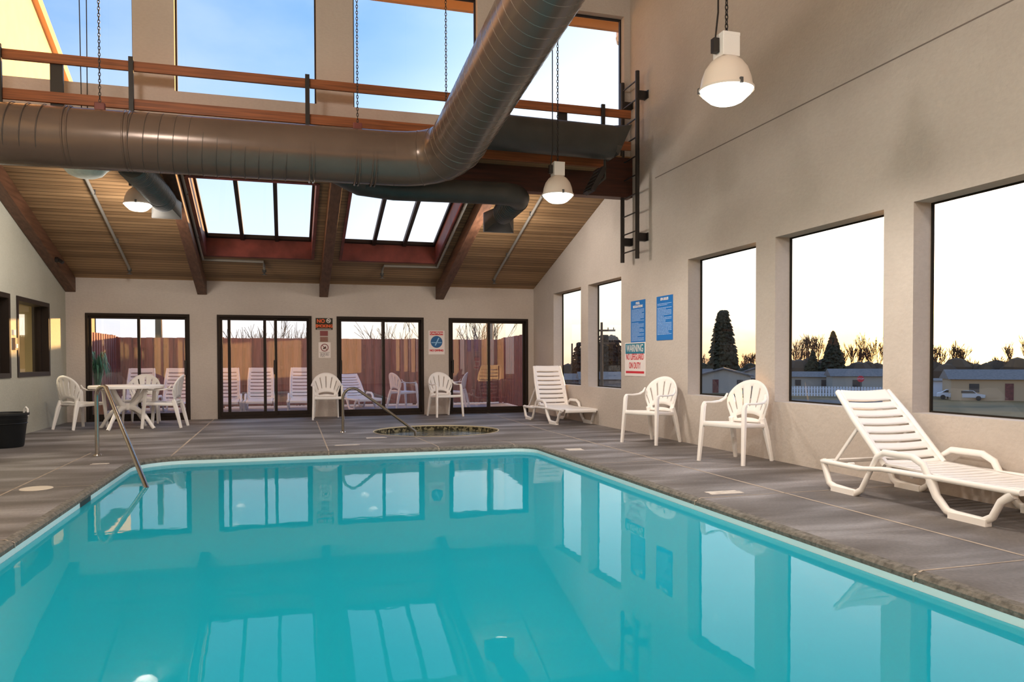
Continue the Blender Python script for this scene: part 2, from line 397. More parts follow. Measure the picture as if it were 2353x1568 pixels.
# eave over the clerestory windows
mb = MB(); mb.box(XL - .5, XR + 1.0, YC + .2, 12.25, 6.93, 7.1); mb.box(XL - .5, XR + 1.0, 12.2, 12.28, 6.80, 7.15, 1)
mb.tube([(5.62, 12.35, 6.95), (5.62, 12.35, 6.72), (5.58, 12.25, 6.62), (5.5, 12.1, 6.62)], .05, 10, 2)
struct(mb.build('roof_eave', [mat('eave_soffit', (.7, .5, .32), .7), M['trimw'], M['white']], smooth=40))

# floor with pool and spa cut outs
PX0, PX1, PY0, PY1 = -1.63, 3.13, .5, 9.66
CW = .30
def rrect(x0, x1, y0, y1, r, off=0, seg=8):
    """points of a rectangle with rounded corners r=(bl,br,tr,tl)"""
    pts = []
    for (cx, cy, a0, rr) in ((x0, y0, 180, r[0]), (x1, y0, 270, r[1]), (x1, y1, 0, r[2]), (x0, y1, 90, r[3])):
        sx = 1 if cx == x0 else -1; sy = 1 if cy == y0 else -1
        ox, oy = cx + sx * rr, cy + sy * rr
        for i in range(seg + 1):
            a = R(a0 + 90 * i / seg); pts.append((ox + (rr + off) * math.cos(a), oy + (rr + off) * math.sin(a)))
    return pts
PR = (.2, .2, .28, .55)
pin = rrect(PX0, PX1, PY0, PY1, PR); pout = rrect(PX0, PX1, PY0, PY1, PR, CW)
SC = (2.3, 12.02); SR = 1.0
spa = [(SC[0] + SR * math.cos(2 * PI * i / 40), SC[1] + SR * math.sin(2 * PI * i / 40)) for i in range(40)]
def fill_with_holes(outer, holes, z):
    bm = bmesh.new(); loops = []
    for pts in [outer] + holes:
        vs = [bm.verts.new((x, y, z)) for x, y in pts]
        loops += [bm.edges.new((vs[i], vs[(i + 1) % len(vs)])) for i in range(len(vs))]
    bmesh.ops.triangle_fill(bm, use_beauty=True, edges=loops, normal=(0, 0, 1))
    bm.verts.index_update(); v = [tuple(q.co) for q in bm.verts]; f = [tuple(w.index for w in q.verts) for q in bm.faces]; bm.free(); return v, f
mb = MB()
v, f = fill_with_holes([(XL, YB), (XR, YB), (XR, YD + .02), (XL, YD + .02)], [pout, spa], 0)
mb.add(v, f, 0)
def seam(x0, y0, x1, y1, w=.009):
    d = Vector((x1 - x0, y1 - y0, 0)); n = Vector((-d.y, d.x, 0)).normalized() * w
    a, b = Vector((x0, y0, .0015)), Vector((x1, y1, .0015))
    mb.add([a - n, b - n, b + n, a + n], [(0, 1, 2, 3)], 1)
seam(3.97, YB, 3.97, 11.2, .012); seam(3.97, 11.2, 4.12, YD, .012)
seam(-2.28, YB, -2.28, 10.35)
for y in (7.6, 5.42, 3.2, 1.0):
    seam(PX1 + CW, y, XR, y + .02, .006); seam(PX0 - CW, y, -2.28, y, .006)
for y in (7.6, 3.2): seam(-2.28, y, XL, y, .006)
seam(-1.3, PY1 + CW, -1.34, YD, .012); seam(.5, PY1 + CW, .54, 14.6, .009)
seam(1.88, PY1 + CW, 1.8, 11.1, .008); seam(2.9, PY1 + CW, 2.8, 10.35, .006); seam(3.3, 12.1, 4.0, 12.1, .005)
struct(mb.build('floor', [M['deck'], M['joint']]))
# coping ring
mb = MB(); n = len(pin)
prof = [(CW, 0), (.06, 0), (.02, -.008), (0, -.028), (0, -.052), (.05, -.053)]
rings = [rrect(PX0, PX1, PY0, PY1, PR, o_) for o_, z_ in prof]
for k in range(len(prof) - 1):
    vs = [(x, y, prof[k][1]) for x, y in rings[k]] + [(x, y, prof[k + 1][1]) for x, y in rings[k + 1]]
    mb.add(vs, [(i, (i + 1) % n, n + (i + 1) % n, n + i) for i in range(n)], 2 if k == 0 else 0)
def cseam(x0, y0, dx, dy):
    # joint that runs over the coping and down its face
    px, py = -dy * .007, dx * .007
    P = [(CW, .0015), (.05, .0015), (-.002, -.02), (-.003, -.055)]
    for (a, za), (b, zb) in zip(P, P[1:]):
        mb.add([(x0 + dx * a - px, y0 + dy * a - py, za), (x0 + dx * b - px, y0 + dy * b - py, zb), (x0 + dx * b + px, y0 + dy * b + py, zb), (x0 + dx * a + px, y0 + dy * a + py, za)], [(0, 1, 2, 3)], 1)
for y in (7.6, 5.42, 3.2, 1.0): cseam(PX1, y, 1, 0); cseam(PX0, y, -1, 0)
for x in (-1.3, .5, 1.88, 2.9): cseam(x, PY1, 0, 1)
struct(mb.build('trim_coping', [M['coping'], M['joint'], M['deck']], smooth=30))
# pool basin
mb = MB(); lv = [(.001, -.045, 1), (.001, -.105, 1), (.004, -.106, 0), (.004, -2.6, 0)]
for k in range(3):
    a = rrect(PX0, PX1, PY0, PY1, PR, lv[k][0]); b = rrect(PX0, PX1, PY0, PY1, PR, lv[k + 1][0])
    mb.add([(x, y, lv[k][1]) for x, y in a] + [(x, y, lv[k + 1][1]) for x, y in b], [(i, (i + 1) % n, n + (i + 1) % n, n + i) for i in range(n)], 1 if k == 0 else 0)
mb.add([(x, y, -1.5 - 1.0 * max(0, (9.7 - y) / 9.7)) for x, y in rrect(PX0, PX1, PY0, PY1, PR, .004)], [tuple(range(n))], 0)
mb.box(PX0 - .06, PX0 + .002, 7.0, 7.35, -.13, -.05, 2)
struct(mb.build('floor_pool_basin', [M['basin'], M['tileband'], M['black']]))
mb = MB(); mb.add([(x, y, -.092) for x, y in rrect(PX0, PX1, PY0, PY1, PR, .003)], [tuple(range(n))], 0)
tag(mb.build('pool_water', M['water']), 'still turquoise water filling the swimming pool', 'water', kind='stuff')
# spa
t = thing('spa_basin', 'round sunken spa basin with dark mosaic tile rim in front of the glass doors', 'spa', (SC[0], SC[1], 0))
mb = MB(); mb.lathe([(SR, .001), (SR, -.02), (SR, -.55), (0, -.55)], seg=40); mb.build('basin_wall', M['mosaic'], t, smooth=40)
mb = MB(); mb.lathe([(SR + .002, .004), (SR + .002, -.012), (SR - .012, -.012), (SR - .012, .006), (SR + .002, .006)], seg=40); mb.build('rim', mat('pale_rim', (.6, .52, .36), .6), t, label='thin pale rim line')
mb = MB(); mb.lathe([(SR - .003, -.08), (0, -.08)], seg=40)
o = mb.build('spa_water', M['spawater']); o.location = (SC[0], SC[1], 0); tag(o, 'dark still water in the round spa', 'water', kind='stuff')
# deck markers
for nm, x, y, lab, kind in (('skimmer_lid', -2.1, 7.56, 'round cream skimmer lid set in the deck left of the pool', 0), ('skimmer_lid', 1.42, 12.1, '', 2)):
    if kind == 2: continue
    mb = MB(); mb.lathe([(0, .004), (.125, .004), (.13, 0)], (x, y, 0), 28); tag(mb.build(nm, mat('lid', (.66, .58, .48), .6), smooth=30), lab, 'lid')
for x, y, w, h, lab in ((3.5, 5.6, .32, .14, 'white depth marker on the right deck nearest the big lounger'), (3.45, 8.9, .22, .2, 'faded white depth marker on the right deck near the far pool corner'),
                        (.77, 10.28, .34, .07, 'white depth marker on the deck beyond the far pool edge'), (-1.95, 9.2, .2, .08, 'faded depth marker on the deck under the left pool handrail'),
                        (1.25, 11.15, .3, .1, 'cream marker on the deck in front of the spa')):
    mb = MB()
    for k in range(3):
        mb.box(x - w / 2 + rnd.uniform(0, .03), x + w / 2 - rnd.uniform(0, .04), y - h / 2 + k * h / 3, y - h / 2 + (k + .8) * h / 3, 0, .003)
    tag(mb.build('depth_marker', M['mark']), lab, 'marker', 'painted depth markers on the deck')

# ------------------------------------------------------------ windows
def window(name, fn, a, b, z0, z1, d, fw, fr_mat, glass, fd=.05, muls=()):
    t = sthing(name)
    mb = MB()
    def bx(u0, u1, v0, v1, e0, e1): mb.prism([(u0, v0), (u1, v0), (u1, v1), (u0, v1)], fn, e0, e1)
    bx(a, a + fw, z0, z1, d, d + fd); bx(b - fw, b, z0, z1, d, d + fd); bx(a + fw, b - fw, z0, z0 + fw, d, d + fd); bx(a + fw, b - fw, z1 - fw, z1, d, d + fd)
    for m_ in muls: bx(m_ - fw / 2, m_ + fw / 2, z0 + fw, z1 - fw, d, d + fd)
    mb.build('window_frame', fr_mat, t)
    g = MB(); g.add([fn(a + fw * .5, z0 + fw * .5, d + fd / 2), fn(b - fw * .5, z0 + fw * .5, d + fd / 2), fn(b - fw * .5, z1 - fw * .5, d + fd / 2), fn(a + fw * .5, z1 - fw * .5, d + fd / 2)], [(0, 1, 2, 3)])
    g.build('window_pane', glass, t); return t
k = 1
for a, b in RWIN: window('window_%d' % k, fx, a, b, WB, WT, XR + .185, .014, M['frame'], M['glass'], .025); k += 1
for a, b in CWIN: window('window_%d' % k, fy, a, b, CZ0, CZ1, YC + .11, .022, M['black'], M['glass'], .05); k += 1
for a, b in LWIN:
    t = window('window_%d' % k, fx, a, b, .9, 2.1, XL - .16, .05, M['bronze'], M['glass'], .06); k += 1
    mb = MB()
    for z0, z1 in ((.88, .95), (2.04, 2.11)): mb.box(XL - .2, XL + .015, a - .04, b + .04, z0, z1)
    mb.box(XL - .2, XL + .015, a - .04, a + .03, .95, 2.04); mb.box(XL - .2, XL + .015, b - .03, b + .04, .95, 2.04)
    mb.build('window_casing', M['bronze'], t, label='dark wood casing')
# skylights
for i, (a, b, y0, y1) in enumerate(SKY):
    t = sthing('window_%d' % k); k += 1
    H = .36
    mb = MB()
    q = lambda u, v, d: (u, v, zceil(v) + d)
    for (u0, u1, v0, v1) in ((a - .02, a + .03, y0, y1), (b - .03, b + .02, y0, y1), (a, b, y0 - .02, y0 + .03), (a, b, y1 - .03, y1 + .02)):
        mb.prism([(u0, v0), (u1, v0), (u1, v1), (u0, v1)], q, -.015, H)
    mb.build('skylight_curb', M['maroon'], t, label='dark red wooden light well')
    mb = MB()
    for (u0, u1, v0, v1) in ((a + .03, a + .07, y0, y1), (b - .07, b - .03, y0, y1), (a, b, y0 + .03, y0 + .09), (a, b, y1 - .09, y1 - .03)):
        mb.prism([(u0, v0), (u1, v0), (u1, v1), (u0, v1)], q, H - .06, H)
    for f_ in (1 / 3, 2 / 3):
        u = a + .05 + (b - a - .1) * f_; mb.prism([(u - .032, y0 + .05), (u + .032, y0 + .05), (u + .032, y1 - .05), (u - .032, y1 - .05)], q, H - .09, H)
    mb.build('window_frame', M['bronze'], t)
    mb = MB(); mb.add([q(a + .03, y0 + .03, H - .02), q(b - .03, y0 + .03, H - .02), q(b - .03, y1 - .03, H - .02), q(a + .03, y1 - .03, H - .02)], [(0, 1, 2, 3)])
    mb.build('window_pane', M['glass'], t)
# sliding doors
for i, (a, b) in enumerate(DOORS):
    t = sthing('door_%d' % (i + 1)); mid = [(-2.66), (-.19), (1.93), (4.17)][i]
    mb = MB(); y0, y1 = YD - .015, YD + .12; w = .05
    for bx in ((a, a + w, y0, y1, 0, DT), (b - w, b, y0, y1, 0, DT), (a + w, b - w, y0, y1, DT - .05, DT), (a + w, b - w, y0, y1, 0, .05)): mb.box(*bx)
    mb.build('door_frame', M['bronze'], t)
    for side, (u0, u1, yy) in enumerate(((a + w, mid + .03, YD + .03), (mid - .03, b - w, YD + .08))):
        mb = MB(); s = .045
        for bx in ((u0, u0 + s, yy, yy + .035, .05, DT - .05), (u1 - s, u1, yy, yy + .035, .05, DT - .05), (u0 + s, u1 - s, yy, yy + .035, .05, .13), (u0 + s, u1 - s, yy, yy + .035, DT - .10, DT - .05)): mb.box(*bx)
        if i == 1 and side == 0:
            for u in (-1.08, -.42): mb.box(u, u + .055, yy - .01, yy + .03, .1, DT - .1)
        p = mb.build('sliding_panel', M['bronze'], t)
        mb = MB(); mb.add([(u0 + .02, yy + .018, .09), (u1 - .02, yy + .018, .09), (u1 - .02, yy + .018, DT - .1), (u0 + .02, yy + .018, DT - .1)], [(0, 1, 2, 3)])
        mb.build('glass_pane', M['doorglass'], p)
    hx = [b - .075, mid - .02, a + .08, a + .08][i]
    mb = MB(); mb.box(hx - .015, hx + .015, YD - .05, YD + .03, .88, .92); mb.box(hx - .015, hx + .015, YD - .05, YD + .03, 1.08, 1.12); mb.box(hx - .02, hx + .02, YD - .06, YD - .035, .86, 1.14)
    mb.build('door_handle', M['black'], t, bevel=.005)

# ------------------------------------------------------------ timber
tag_r = ['against the left wall', 'left of the two skylights', 'between the two skylights', 'right of the two skylights']
for x, lab in zip((-3.78, -1.53, .74, 3.10), tag_r):
    mb = MB(); mb.prism([(YC + .02, zceil(YC + .02) - .004), (YD - .01, zceil(YD - .01) - .004), (YD - .01, zceil(YD) - .27), (YC + .02, zceil(YC) - .27)], fx, x - .085, x + .085)
    tag(mb.build('ceiling_rafter', M['rafter'], bevel=.006), 'dark brown rafter under the plank ceiling, ' + lab, 'rafter', 'rafters of the low ceiling')
mb = MB(); mb.box(XL + .001, XR - .001, YC - .1, YC + .1, 3.63, 4.24)
tag(mb.build('main_beam', M['beam'], bevel=.008), 'deep dark red wooden beam below the clerestory windows', 'beam')
# catwalk
YW = 10.42
t = thing('catwalk', 'wooden catwalk with two orange rails and black posts under the upper windows', 'catwalk', (0, YW, 3.9))
def cb(mb, x0, x1, y0, y1, z0, z1): mb.box(x0, x1, y0 - YW, y1 - YW, z0 - 3.9, z1 - 3.9)
mb = MB(); cb(mb, XL + .01, 4.5, YW, YW + .05, 3.95, 4.12); mb.build('fascia_board', M['rail'], t, bevel=.004)
mb = MB()
for q in range(4): cb(mb, XL + .01, 4.5, YW + .055 + q * .095, YW + .145 + q * .095, 3.99, 4.03)
mb.build('deck_board', M['ceil'], t)
for z0, z1 in ((4.69, 4.81), (4.22, 4.35)):
    mb = MB(); cb(mb, XL + .01, 4.93, YW - .02, YW + .018, z0, z1); mb.build('guard_rail', M['rail'], t, bevel=.005)
for x in (-3.2, -1.79, .30, 2.4, 4.47):
    mb = MB(); cb(mb, x - .028, x + .028, YW - .065, YW - .022, 4.1, 4.85); mb.build('post', M['black'], t, bevel=.004)
for x in (-2.62, 3.87):
    mb = MB(); cb(mb, x - .07, x + .07, YW + .02, YW + .07, 4.12, 4.72); mb.build('post', M['black'], t, bevel=.004)
# ladder on the right wall
LX = 5.03
t = thing('wall_ladder', 'black metal ladder fixed high on the right wall beside the catwalk', 'ladder', (LX, 10.65, 2.63))
for y in (10.92, 10.40):
    mb = MB(); mb.tube([(0, y - 10.65, 0), (0, y - 10.65, 2.77)], .032, 12); mb.build('side_rail', M['black'], t, smooth=True)
for kk in range(10):
    mb = MB(); z = .14 + kk * .278; mb.tube([(0, -.25, z), (0, .27, z)], .011, 8); mb.build('rung', M['black'], t, smooth=True)
for z in (.32, 2.42):
    for y in (-.25, .27):
        mb = MB(); mb.box(-.02, XR - LX + .0, y - .035, y + .035, z - .06, z + .06); mb.box(XR - LX - .012, XR - LX, y - .09, y + .05, z - .06, z + .06)
        mb.build('wall_bracket', M['black'], t, bevel=.004)

# ------------------------------------------------------------ ducts
def smooth_path(pts, n=200):
    # arc-length resample of polyline
    P = [Vector(p) for p in pts]; L = [0]
    for a, b in zip(P, P[1:]): L.append(L[-1] + (b - a).length)
    out = []
    for i in range(n + 1):
        s = L[-1] * i / n
        for k2 in range(len(P) - 1):
            if s <= L[k2 + 1] + 1e-9: f_ = (s - L[k2]) / (L[k2 + 1] - L[k2]); out.append(P[k2].lerp(P[k2 + 1], f_)); break
    return out, L[-1]
def ring_along(mb, p, d, r, w=.006, h=.006, mi=0, seg=40, tilt=0):
    d = Vector(d).normalized(); u = d.cross(Vector((0, 0, 1))).normalized(); v = u.cross(d)
    vs = []
    for i in range(seg):
        a = 2 * PI * i / seg; rad = u * math.cos(a) + v * math.sin(a); off = d * (tilt * math.sin(a))
        for dr, dx in ((-.004, -w), (h, -w * .4), (h, w * .4), (-.004, w)): vs.append(Vector(p) + off + rad * (r + dr) + d * dx)
    fs = [(i * 4 + j, ((i + 1) % seg) * 4 + j, ((i + 1) % seg) * 4 + j + 1, i * 4 + j + 1) for i in range(seg) for j in range(3)]
    mb.add(vs, fs, mi)
def circ(r, n=40): return [(r * math.cos(2 * PI * i / n), r * math.sin(2 * PI * i / n)) for i in range(n)]
DRr = .335
t = thing('main_air_duct', 'large brown spiral air duct crossing the room and turning toward the viewer', 'air duct', (0, 9.7, 3.65))
def rel(pts, o=(0, 9.7, 3.65)): return [(p[0] - o[0], p[1] - o[1], p[2] - o[2]) for p in pts]
A0 = (-3.86, 9.72, 3.62); A1 = (1.32, 9.70, 3.66)
mb = MB(); mb.sweep(rel([A0, A1]), circ(DRr), 0)
ribs = []
for s0, s1 in ((-3.8, -2.42), (-1.66, .2), ):
    x = s0
    while x < s1: ribs.append(x); x += .155
for x in ribs: ring_along(mb, rel([(x, 9.71, 3.64)])[0], (1, 0, 0), DRr, .007, .0025, 1, tilt=.03)
mb.build('duct_run', [M['duct'], M['seam']], t, smooth=60)
for x in (-2.32, -1.72, .30, .84, 1.04):
    mb = MB()
    for dx in (0, .045): ring_along(mb, rel([(x + dx, 9.71, 3.64)])[0], (1, 0, 0), DRr, .012, .009)
    mb.build('joint_band', M['duct'], t, smooth=60)
# elbow, three gores
B0 = Vector((2.04, 9.02, 3.80)); B1 = Vector((2.40, 0.6, 5.31))
arc = [Vector(A1)]
c0 = Vector(A1); corner = Vector((2.03, 9.70, 3.67))
for i in range(1, 7):
    f_ = i / 7; arc.append(c0.lerp(corner, f_).lerp(corner.lerp(B0, f_), f_))
arc.append(B0)
mb = MB(); mb.sweep(rel(arc), circ(DRr), 0); mb.build('elbow', M['duct'], t, smooth=25)
mb = MB()
for i in (2, 4, 6):
    d = arc[i + 1] - arc[i - 1] if i + 1 < len(arc) else arc[i] - arc[i - 1]; ring_along(mb, rel([arc[i]])[0], d, DRr, .01, .006)
ring_along(mb, rel([B0])[0], B1 - B0, DRr, .015, .009)
mb.build('elbow_seam', M['duct'], t, smooth=60)
mb = MB(); mb.sweep(rel([B0, B1]), circ(DRr), 0); L_ = (B1 - B0).length; s = .15
while s < L_: ring_along(mb, rel([B0.lerp(B1, s / L_)])[0], B1 - B0, DRr, .007, .0015, 1, tilt=.03); s += .155
mb.build('duct_run', [M['duct'], mat('spiral_seam', (.30, .24, .20), .3, metal=.6)], t, smooth=60)
def chain(mb, x, y, z0, z1, mi=0):
    z = z0; i = 0
    while z < z1:
        pts = []
        for a in range(8):
            an = 2 * PI * a / 8; h = .011 * math.cos(an); vv = .024 * math.sin(an)
            pts.append((x + (h if i % 2 else 0), y + (0 if i % 2 else h), z + vv))
        mb.tube(pts, .0045, 5, mi, closed=True); z += .037; i += 1
for x, y, z0 in ((-2.0, 9.70, 3.98), (.88, 9.70, 4.0), (1.95, 9.45, 4.08)):
    mb = MB(); chain(mb, x, y - 9.7, z0 - 3.65 + .06, ZH - 3.65); mb.build('hanger_chain', M['black'], t)
    mb = MB(); mb.box(x - .055, x + .055, y - 9.7 - .03, y - 9.7 + .03, z0 - 3.65 - .03, z0 - 3.65 + .07); mb.build('hanger_bracket', M['maroon'], t, bevel=.01)
# right hand branch duct with slanted end boot and bracket
o3 = (3.5, 10.0, 4.2)
t = thing('branch_air_duct', 'dark round branch duct running right from the elbow toward the ladder', 'air duct', o3)
mb = MB(); mb.sweep(rel([(2.25, 9.75, 4.13), (2.6, 9.9, 4.17), (4.42, 9.98, 4.18)], o3), circ(.235), 0); mb.build('duct_run', M['duct_dark'], t, smooth=60)
mb = MB(); rr = [Vector((4.42 - 3.5, -.02 + .235 * math.cos(a), -.02 + .235 * math.sin(a))) for a in [2 * PI * i / 16 for i in range(16)]]
rc = []
for i in range(16):
    a = 2 * PI * i / 16; m_ = max(abs(math.cos(a)), abs(math.sin(a))); rc.append(Vector((.95 + .2 * (1 + math.sin(a) / m_) / 2, -.02 + .2 * math.cos(a) / m_, -.02 + .215 * math.sin(a) / m_)))
mb.add(rr + rc, [(i, (i + 1) % 16, 16 + (i + 1) % 16, 16 + i) for i in range(16)] + [tuple(range(16, 32))]); mb.build('end_boot', M['duct_dark'], t, smooth=25)
mb = MB(); mb.bar([(4.62 - 3.5, .18, .12), (4.5 - 3.5, .1, -.14), (4.36 - 3.5, .06, -.24), (4.36 - 3.5, .06, -.5), (4.1 - 3.5, .06, -.72)], .035, .035); mb.build('support_arm', M['duct_dark'], t)
mb = MB(); mb.add([(.8, -.02, -.35), (.8, .3, -.35), (.62, .3, -.68), (.62, -.02, -.68), (.86, -.02, -.38), (.86, .3, -.38), (.68, .3, -.71), (.68, -.02, -.71)], [(0, 1, 2, 3), (7, 6, 5, 4), (0, 4, 5, 1), (1, 5, 6, 2), (2, 6, 7, 3), (3, 7, 4, 0)])
for q in range(5):
    f_ = (q + .5) / 5; mb.box(.79 - .18 * f_, .81 - .18 * f_, .0, .28, -.36 - .33 * f_, -.35 - .33 * f_, 1)
mb.build('grille', [M['black'], M['duct_dark']], t)
# lower branch duct
o4 = (2.0, 10.3, 3.45)
t = thing('lower_air_duct', 'dark small duct under the big duct, bending back to a square vent', 'air duct', o4)
P = [(.62, 9.85, 3.50), (.95, 10.22, 3.44), (1.4, 10.3, 3.42)] + [(2.88, 10.27, 3.44)]
for i in range(1, 6):
    a = R(90 * i / 5); P.append((2.88 + .36 * math.sin(a), 10.27 + .36 * (1 - math.cos(a)), 3.44))
mb = MB(); mb.sweep(rel(P, o4), circ(.155, 28), 0); mb.build('duct_run', M['duct_dark'], t, smooth=30)
mb = MB(); P = [(3.24, 10.63, 3.44), (3.24, 11.42, 3.37)]; mb.sweep(rel(P, o4), circ(.15, 28), 0)
s = 0
while s < .76: ring_along(mb, rel([(3.24, 10.65 + s, 3.44 - .06 * s)], o4)[0], (0, 1, -.06), .15, .022, .02, 0, 28); s += .07
mb.build('flexible_duct', M['duct_dark'], t, smooth=60)
mb = MB(); q = (3.24, 11.42, 3.37)
def boot(mb, q, o_, r0, hw):
    q = Vector(q) - Vector(o_); a_ = [q + Vector((r0 * math.cos(2 * PI * i / 16), 0, r0 * math.sin(2 * PI * i / 16))) for i in range(16)]; b_ = []
    for i in range(16):
        a = 2 * PI * i / 16; m_ = max(abs(math.cos(a)), abs(math.sin(a))); b_.append(q + Vector((hw * math.cos(a) / m_, .22 - .0 * math.sin(a), hw * .62 * math.sin(a) / m_ - .08)))
    c_ = [v + Vector((0, .06, 0)) for v in b_]
    mb.add(a_ + b_ + c_, [(i, (i + 1) % 16, 16 + (i + 1) % 16, 16 + i) for i in range(16)] + [(16 + i, 16 + (i + 1) % 16, 32 + (i + 1) % 16, 32 + i) for i in range(16)] + [tuple(range(32, 48))])
boot(mb, q, o4, .15, .24); mb.build('vent_boot', M['duct_dark'], t, smooth=25)
# left flexible duct
o5 = (-1.56, 11, 3.45)
t = thing('flexible_air_duct', 'ribbed grey flexible duct below the big duct beside the left lamp', 'air duct', o5)
mb = MB(); P = [(-1.72, 9.95, 3.42), (-1.69, 10.7, 3.46), (-1.66, 12.0, 3.42)]; mb.sweep(rel(P, o5), circ(.15, 28), 0)
s = 0
while s < 2.0: f_ = s / 2.05; ring_along(mb, rel([(-1.72 + .06 * f_, 9.97 + s, 3.44 if .2 < f_ < .8 else 3.43)], o5)[0], (.05, 1, 0), .15, .02, .024, 0, 28); s += .055
mb.build('flexible_tube', M['galv'], t, smooth=60)
mb = MB(); boot(mb, (-1.66, 12.0, 3.42), o5, .15, .2); mb.build('vent_boot', M['duct_dark'], t, smooth=25)

# ------------------------------------------------------------ pipes
def pipe(pts, lab, r=.024, head=None):
    o_ = Vector(pts[0]); t = thing('sprinkler_pipe', lab, 'pipe', o_)
    mb = MB(); mb.tube([Vector(p) - o_ for p in pts], r, 10); mb.build('pipe', M['pipe'], t, smooth=True)
    e = Vector(pts[-1]) - o_; mb = MB(); mb.lathe([(0, .03), (r * 1.5, .03), (r * 1.5, -.02), (r * .7, -.03), (r * .7, -.06), (r * 1.9, -.065), (r * 1.9, -.072), (0, -.075)], e, 12); mb.build('sprinkler_head', M['galv'], t, smooth=True)
    for f_ in (.35, .75):
        k2 = Vector(pts[0]).lerp(Vector(pts[1]), f_) - o_; mb = MB(); mb.box(k2.x - .03, k2.x + .03, k2.y - .012, k2.y + .012, k2.z - .02, k2.z + .05); mb.build('pipe_strap', M['galv'], t)
zc = lambda y: zceil(y) - .05
pipe([(-2.70, 11.2, zc(11.2)), (-2.69, 15.12, zc(15.12)), (-2.69, 15.2, zc(15.2) - .03)], 'thin grey sprinkler pipe running down the ceiling planks at the left')
pipe([(4.02, 11.1, zc(11.1)), (4.12, 15.1, zc(15.1)), (4.12, 15.18, zc(15.18) - .03)], 'thin grey sprinkler pipe running down the ceiling planks at the right')
pipe([(-1.415, 11.2, zc(11.2)), (-1.41, 14.72, zc(14.72)), (-.38, 14.74, zc(14.74)), (-.37, 14.95, zc(14.9)), (-.37, 15.0, zc(15.0) - .06)], 'grey sprinkler pipe bending along the lower edge of the left skylight')
pipe([(2.86, 11.2, zc(11.2)), (2.85, 14.72, zc(14.72)), (1.82, 14.74, zc(14.74)), (1.81, 14.95, zc(14.9)), (1.81, 15.0, zc(15.0) - .06)], 'grey sprinkler pipe bending along the lower edge of the right skylight')
mb = MB(); mb.tube([(0, 0, 0), (.05, 0, 0)], .045, 12); mb.tube([(.05, 0, 0), (.12, -.03, -.05)], .03, 10)
o = mb.build('spotlight', M['black'], smooth=True); o.location = (-3.695, 14.5, 2.83); tag(o, 'small black spotlight on the rafter against the left wall', 'spotlight')

# ------------------------------------------------------------ lamps
LIGHTS = []
def lamp(x, y, z, lab, top, sc=1., energy=60, cord=True, spot=0):
    """z = height of lens rim"""
    t = thing('high_bay_lamp', lab, 'lamp', (x, y, z), 0)
    s = sc
    mb = MB(); mb.lathe([(.205 * s, 0), (.20 * s, .03 * s), (.19 * s, .09 * s), (.165 * s, .16 * s), (.125 * s, .215 * s), (.085 * s, .245 * s), (0, .25 * s)], seg=40)
    mb.lathe([(.212 * s, -.008), (.215 * s, .008), (.203 * s, .012)], seg=40); sh_ = mb.build('lamp_shade', M['lampshade'], t, smooth=50)
    mb = MB(); mb.lathe([(.207 * s, 0), (.19 * s, -.03 * s), (.13 * s, -.085 * s), (.10 * s, -.10 * s), (0, -.105 * s)], seg=40); mb.build('lens', M['lens'], t, smooth=50, label='glowing white glass lens')
    mb = MB(); w = .075 * s; mb.box(-w, w, -w, w, .245 * s, .43 * s); mb.box(-w * 1.02, w * 1.02, -w * 1.02, w * 1.02, .40 * s, .43 * s); mb.build('ballast_box', M['lampbox'], t, bevel=.006)
    for a in (30, 150, 270):
        mb = MB(); c = (.205 * s * math.cos(R(a)), .205 * s * math.sin(R(a))); mb.box(c[0] - .012, c[0] + .012, c[1] - .012, c[1] + .012, -.012, .03); mb.build('clip', M['galv'], sh_)
    if cord:
        mb = MB(); chain(mb, 0, 0, .46 * s, top - z) if top - z > .9 else mb.tube([(0, 0, .43 * s), (0, 0, top - z)], .008, 6); mb.build('hanger_chain', M['black'], t)
        mb = MB(); mb.tube([(-.07 * s, 0, .33 * s), (-.1 * s, 0, .38 * s), (-.09 * s, 0, .47 * s), (-.075 * s, 0, .6 * s), (-.07, 0, top - z)], .007, 6)
        mb.box(-.125 * s, -.08 * s, -.025 * s, .025 * s, .28 * s, .39 * s); mb.build('power_cord', M['black'], t, smooth=True)
    ld = bpy.data.lights.new('bulb', 'SPOT' if spot else 'POINT'); ld.energy = energy
    if spot: ld.spot_size = R(spot); ld.spot_blend = .75
    ld.color = (1, .92, .84); ld.shadow_soft_size = .34 if z > 4 else .2
    lo = bpy.data.objects.new('bulb', ld); COL.objects.link(lo); lo.location = (x, y, z - .33); lo.visible_glossy = z > 4 and y > 4; LIGHTS.append(lo)
    return t
LE = 165
lamp(3.34, 5.32, 3.23, 'nearest large white bell lamp, lit, hanging before the right wall', ZH, 1.0, LE * .95, spot=172)
lamp(3.34, 9.2, 3.22, 'lit white bell lamp hanging below the branch duct', ZH, .95, LE * .75, spot=172)
lamp(3.42, 12.12, 3.38, 'lit white lamp mostly hidden behind the square vent of the small duct', 3.78, .8, LE * .42)
lamp(-2.0, 12.0, 3.36, 'lit white bell lamp under the plank ceiling at the left', 3.85, .92, LE * .55)
t = thing('bowl_lamp', 'unlit wide pale bowl lamp peeking out beneath the big duct', 'lamp', (-2.33, 10.48, 3.52))
mb = MB(); mb.lathe([(.31, 0), (.27, .06), (.16, .16), (.06, .2), (0, .2)], seg=40); mb.lathe([(.31, 0), (.315, -.012), (.30, -.02)], seg=40); mb.build('lamp_shade', M['lampshade'], t, smooth=50)
mb = MB(); mb.lathe([(.29, -.012), (.24, -.06), (.19, -.12), (.12, -.15), (0, -.16)], seg=40); mb.build('lens', M['lens_off'], t, smooth=50)
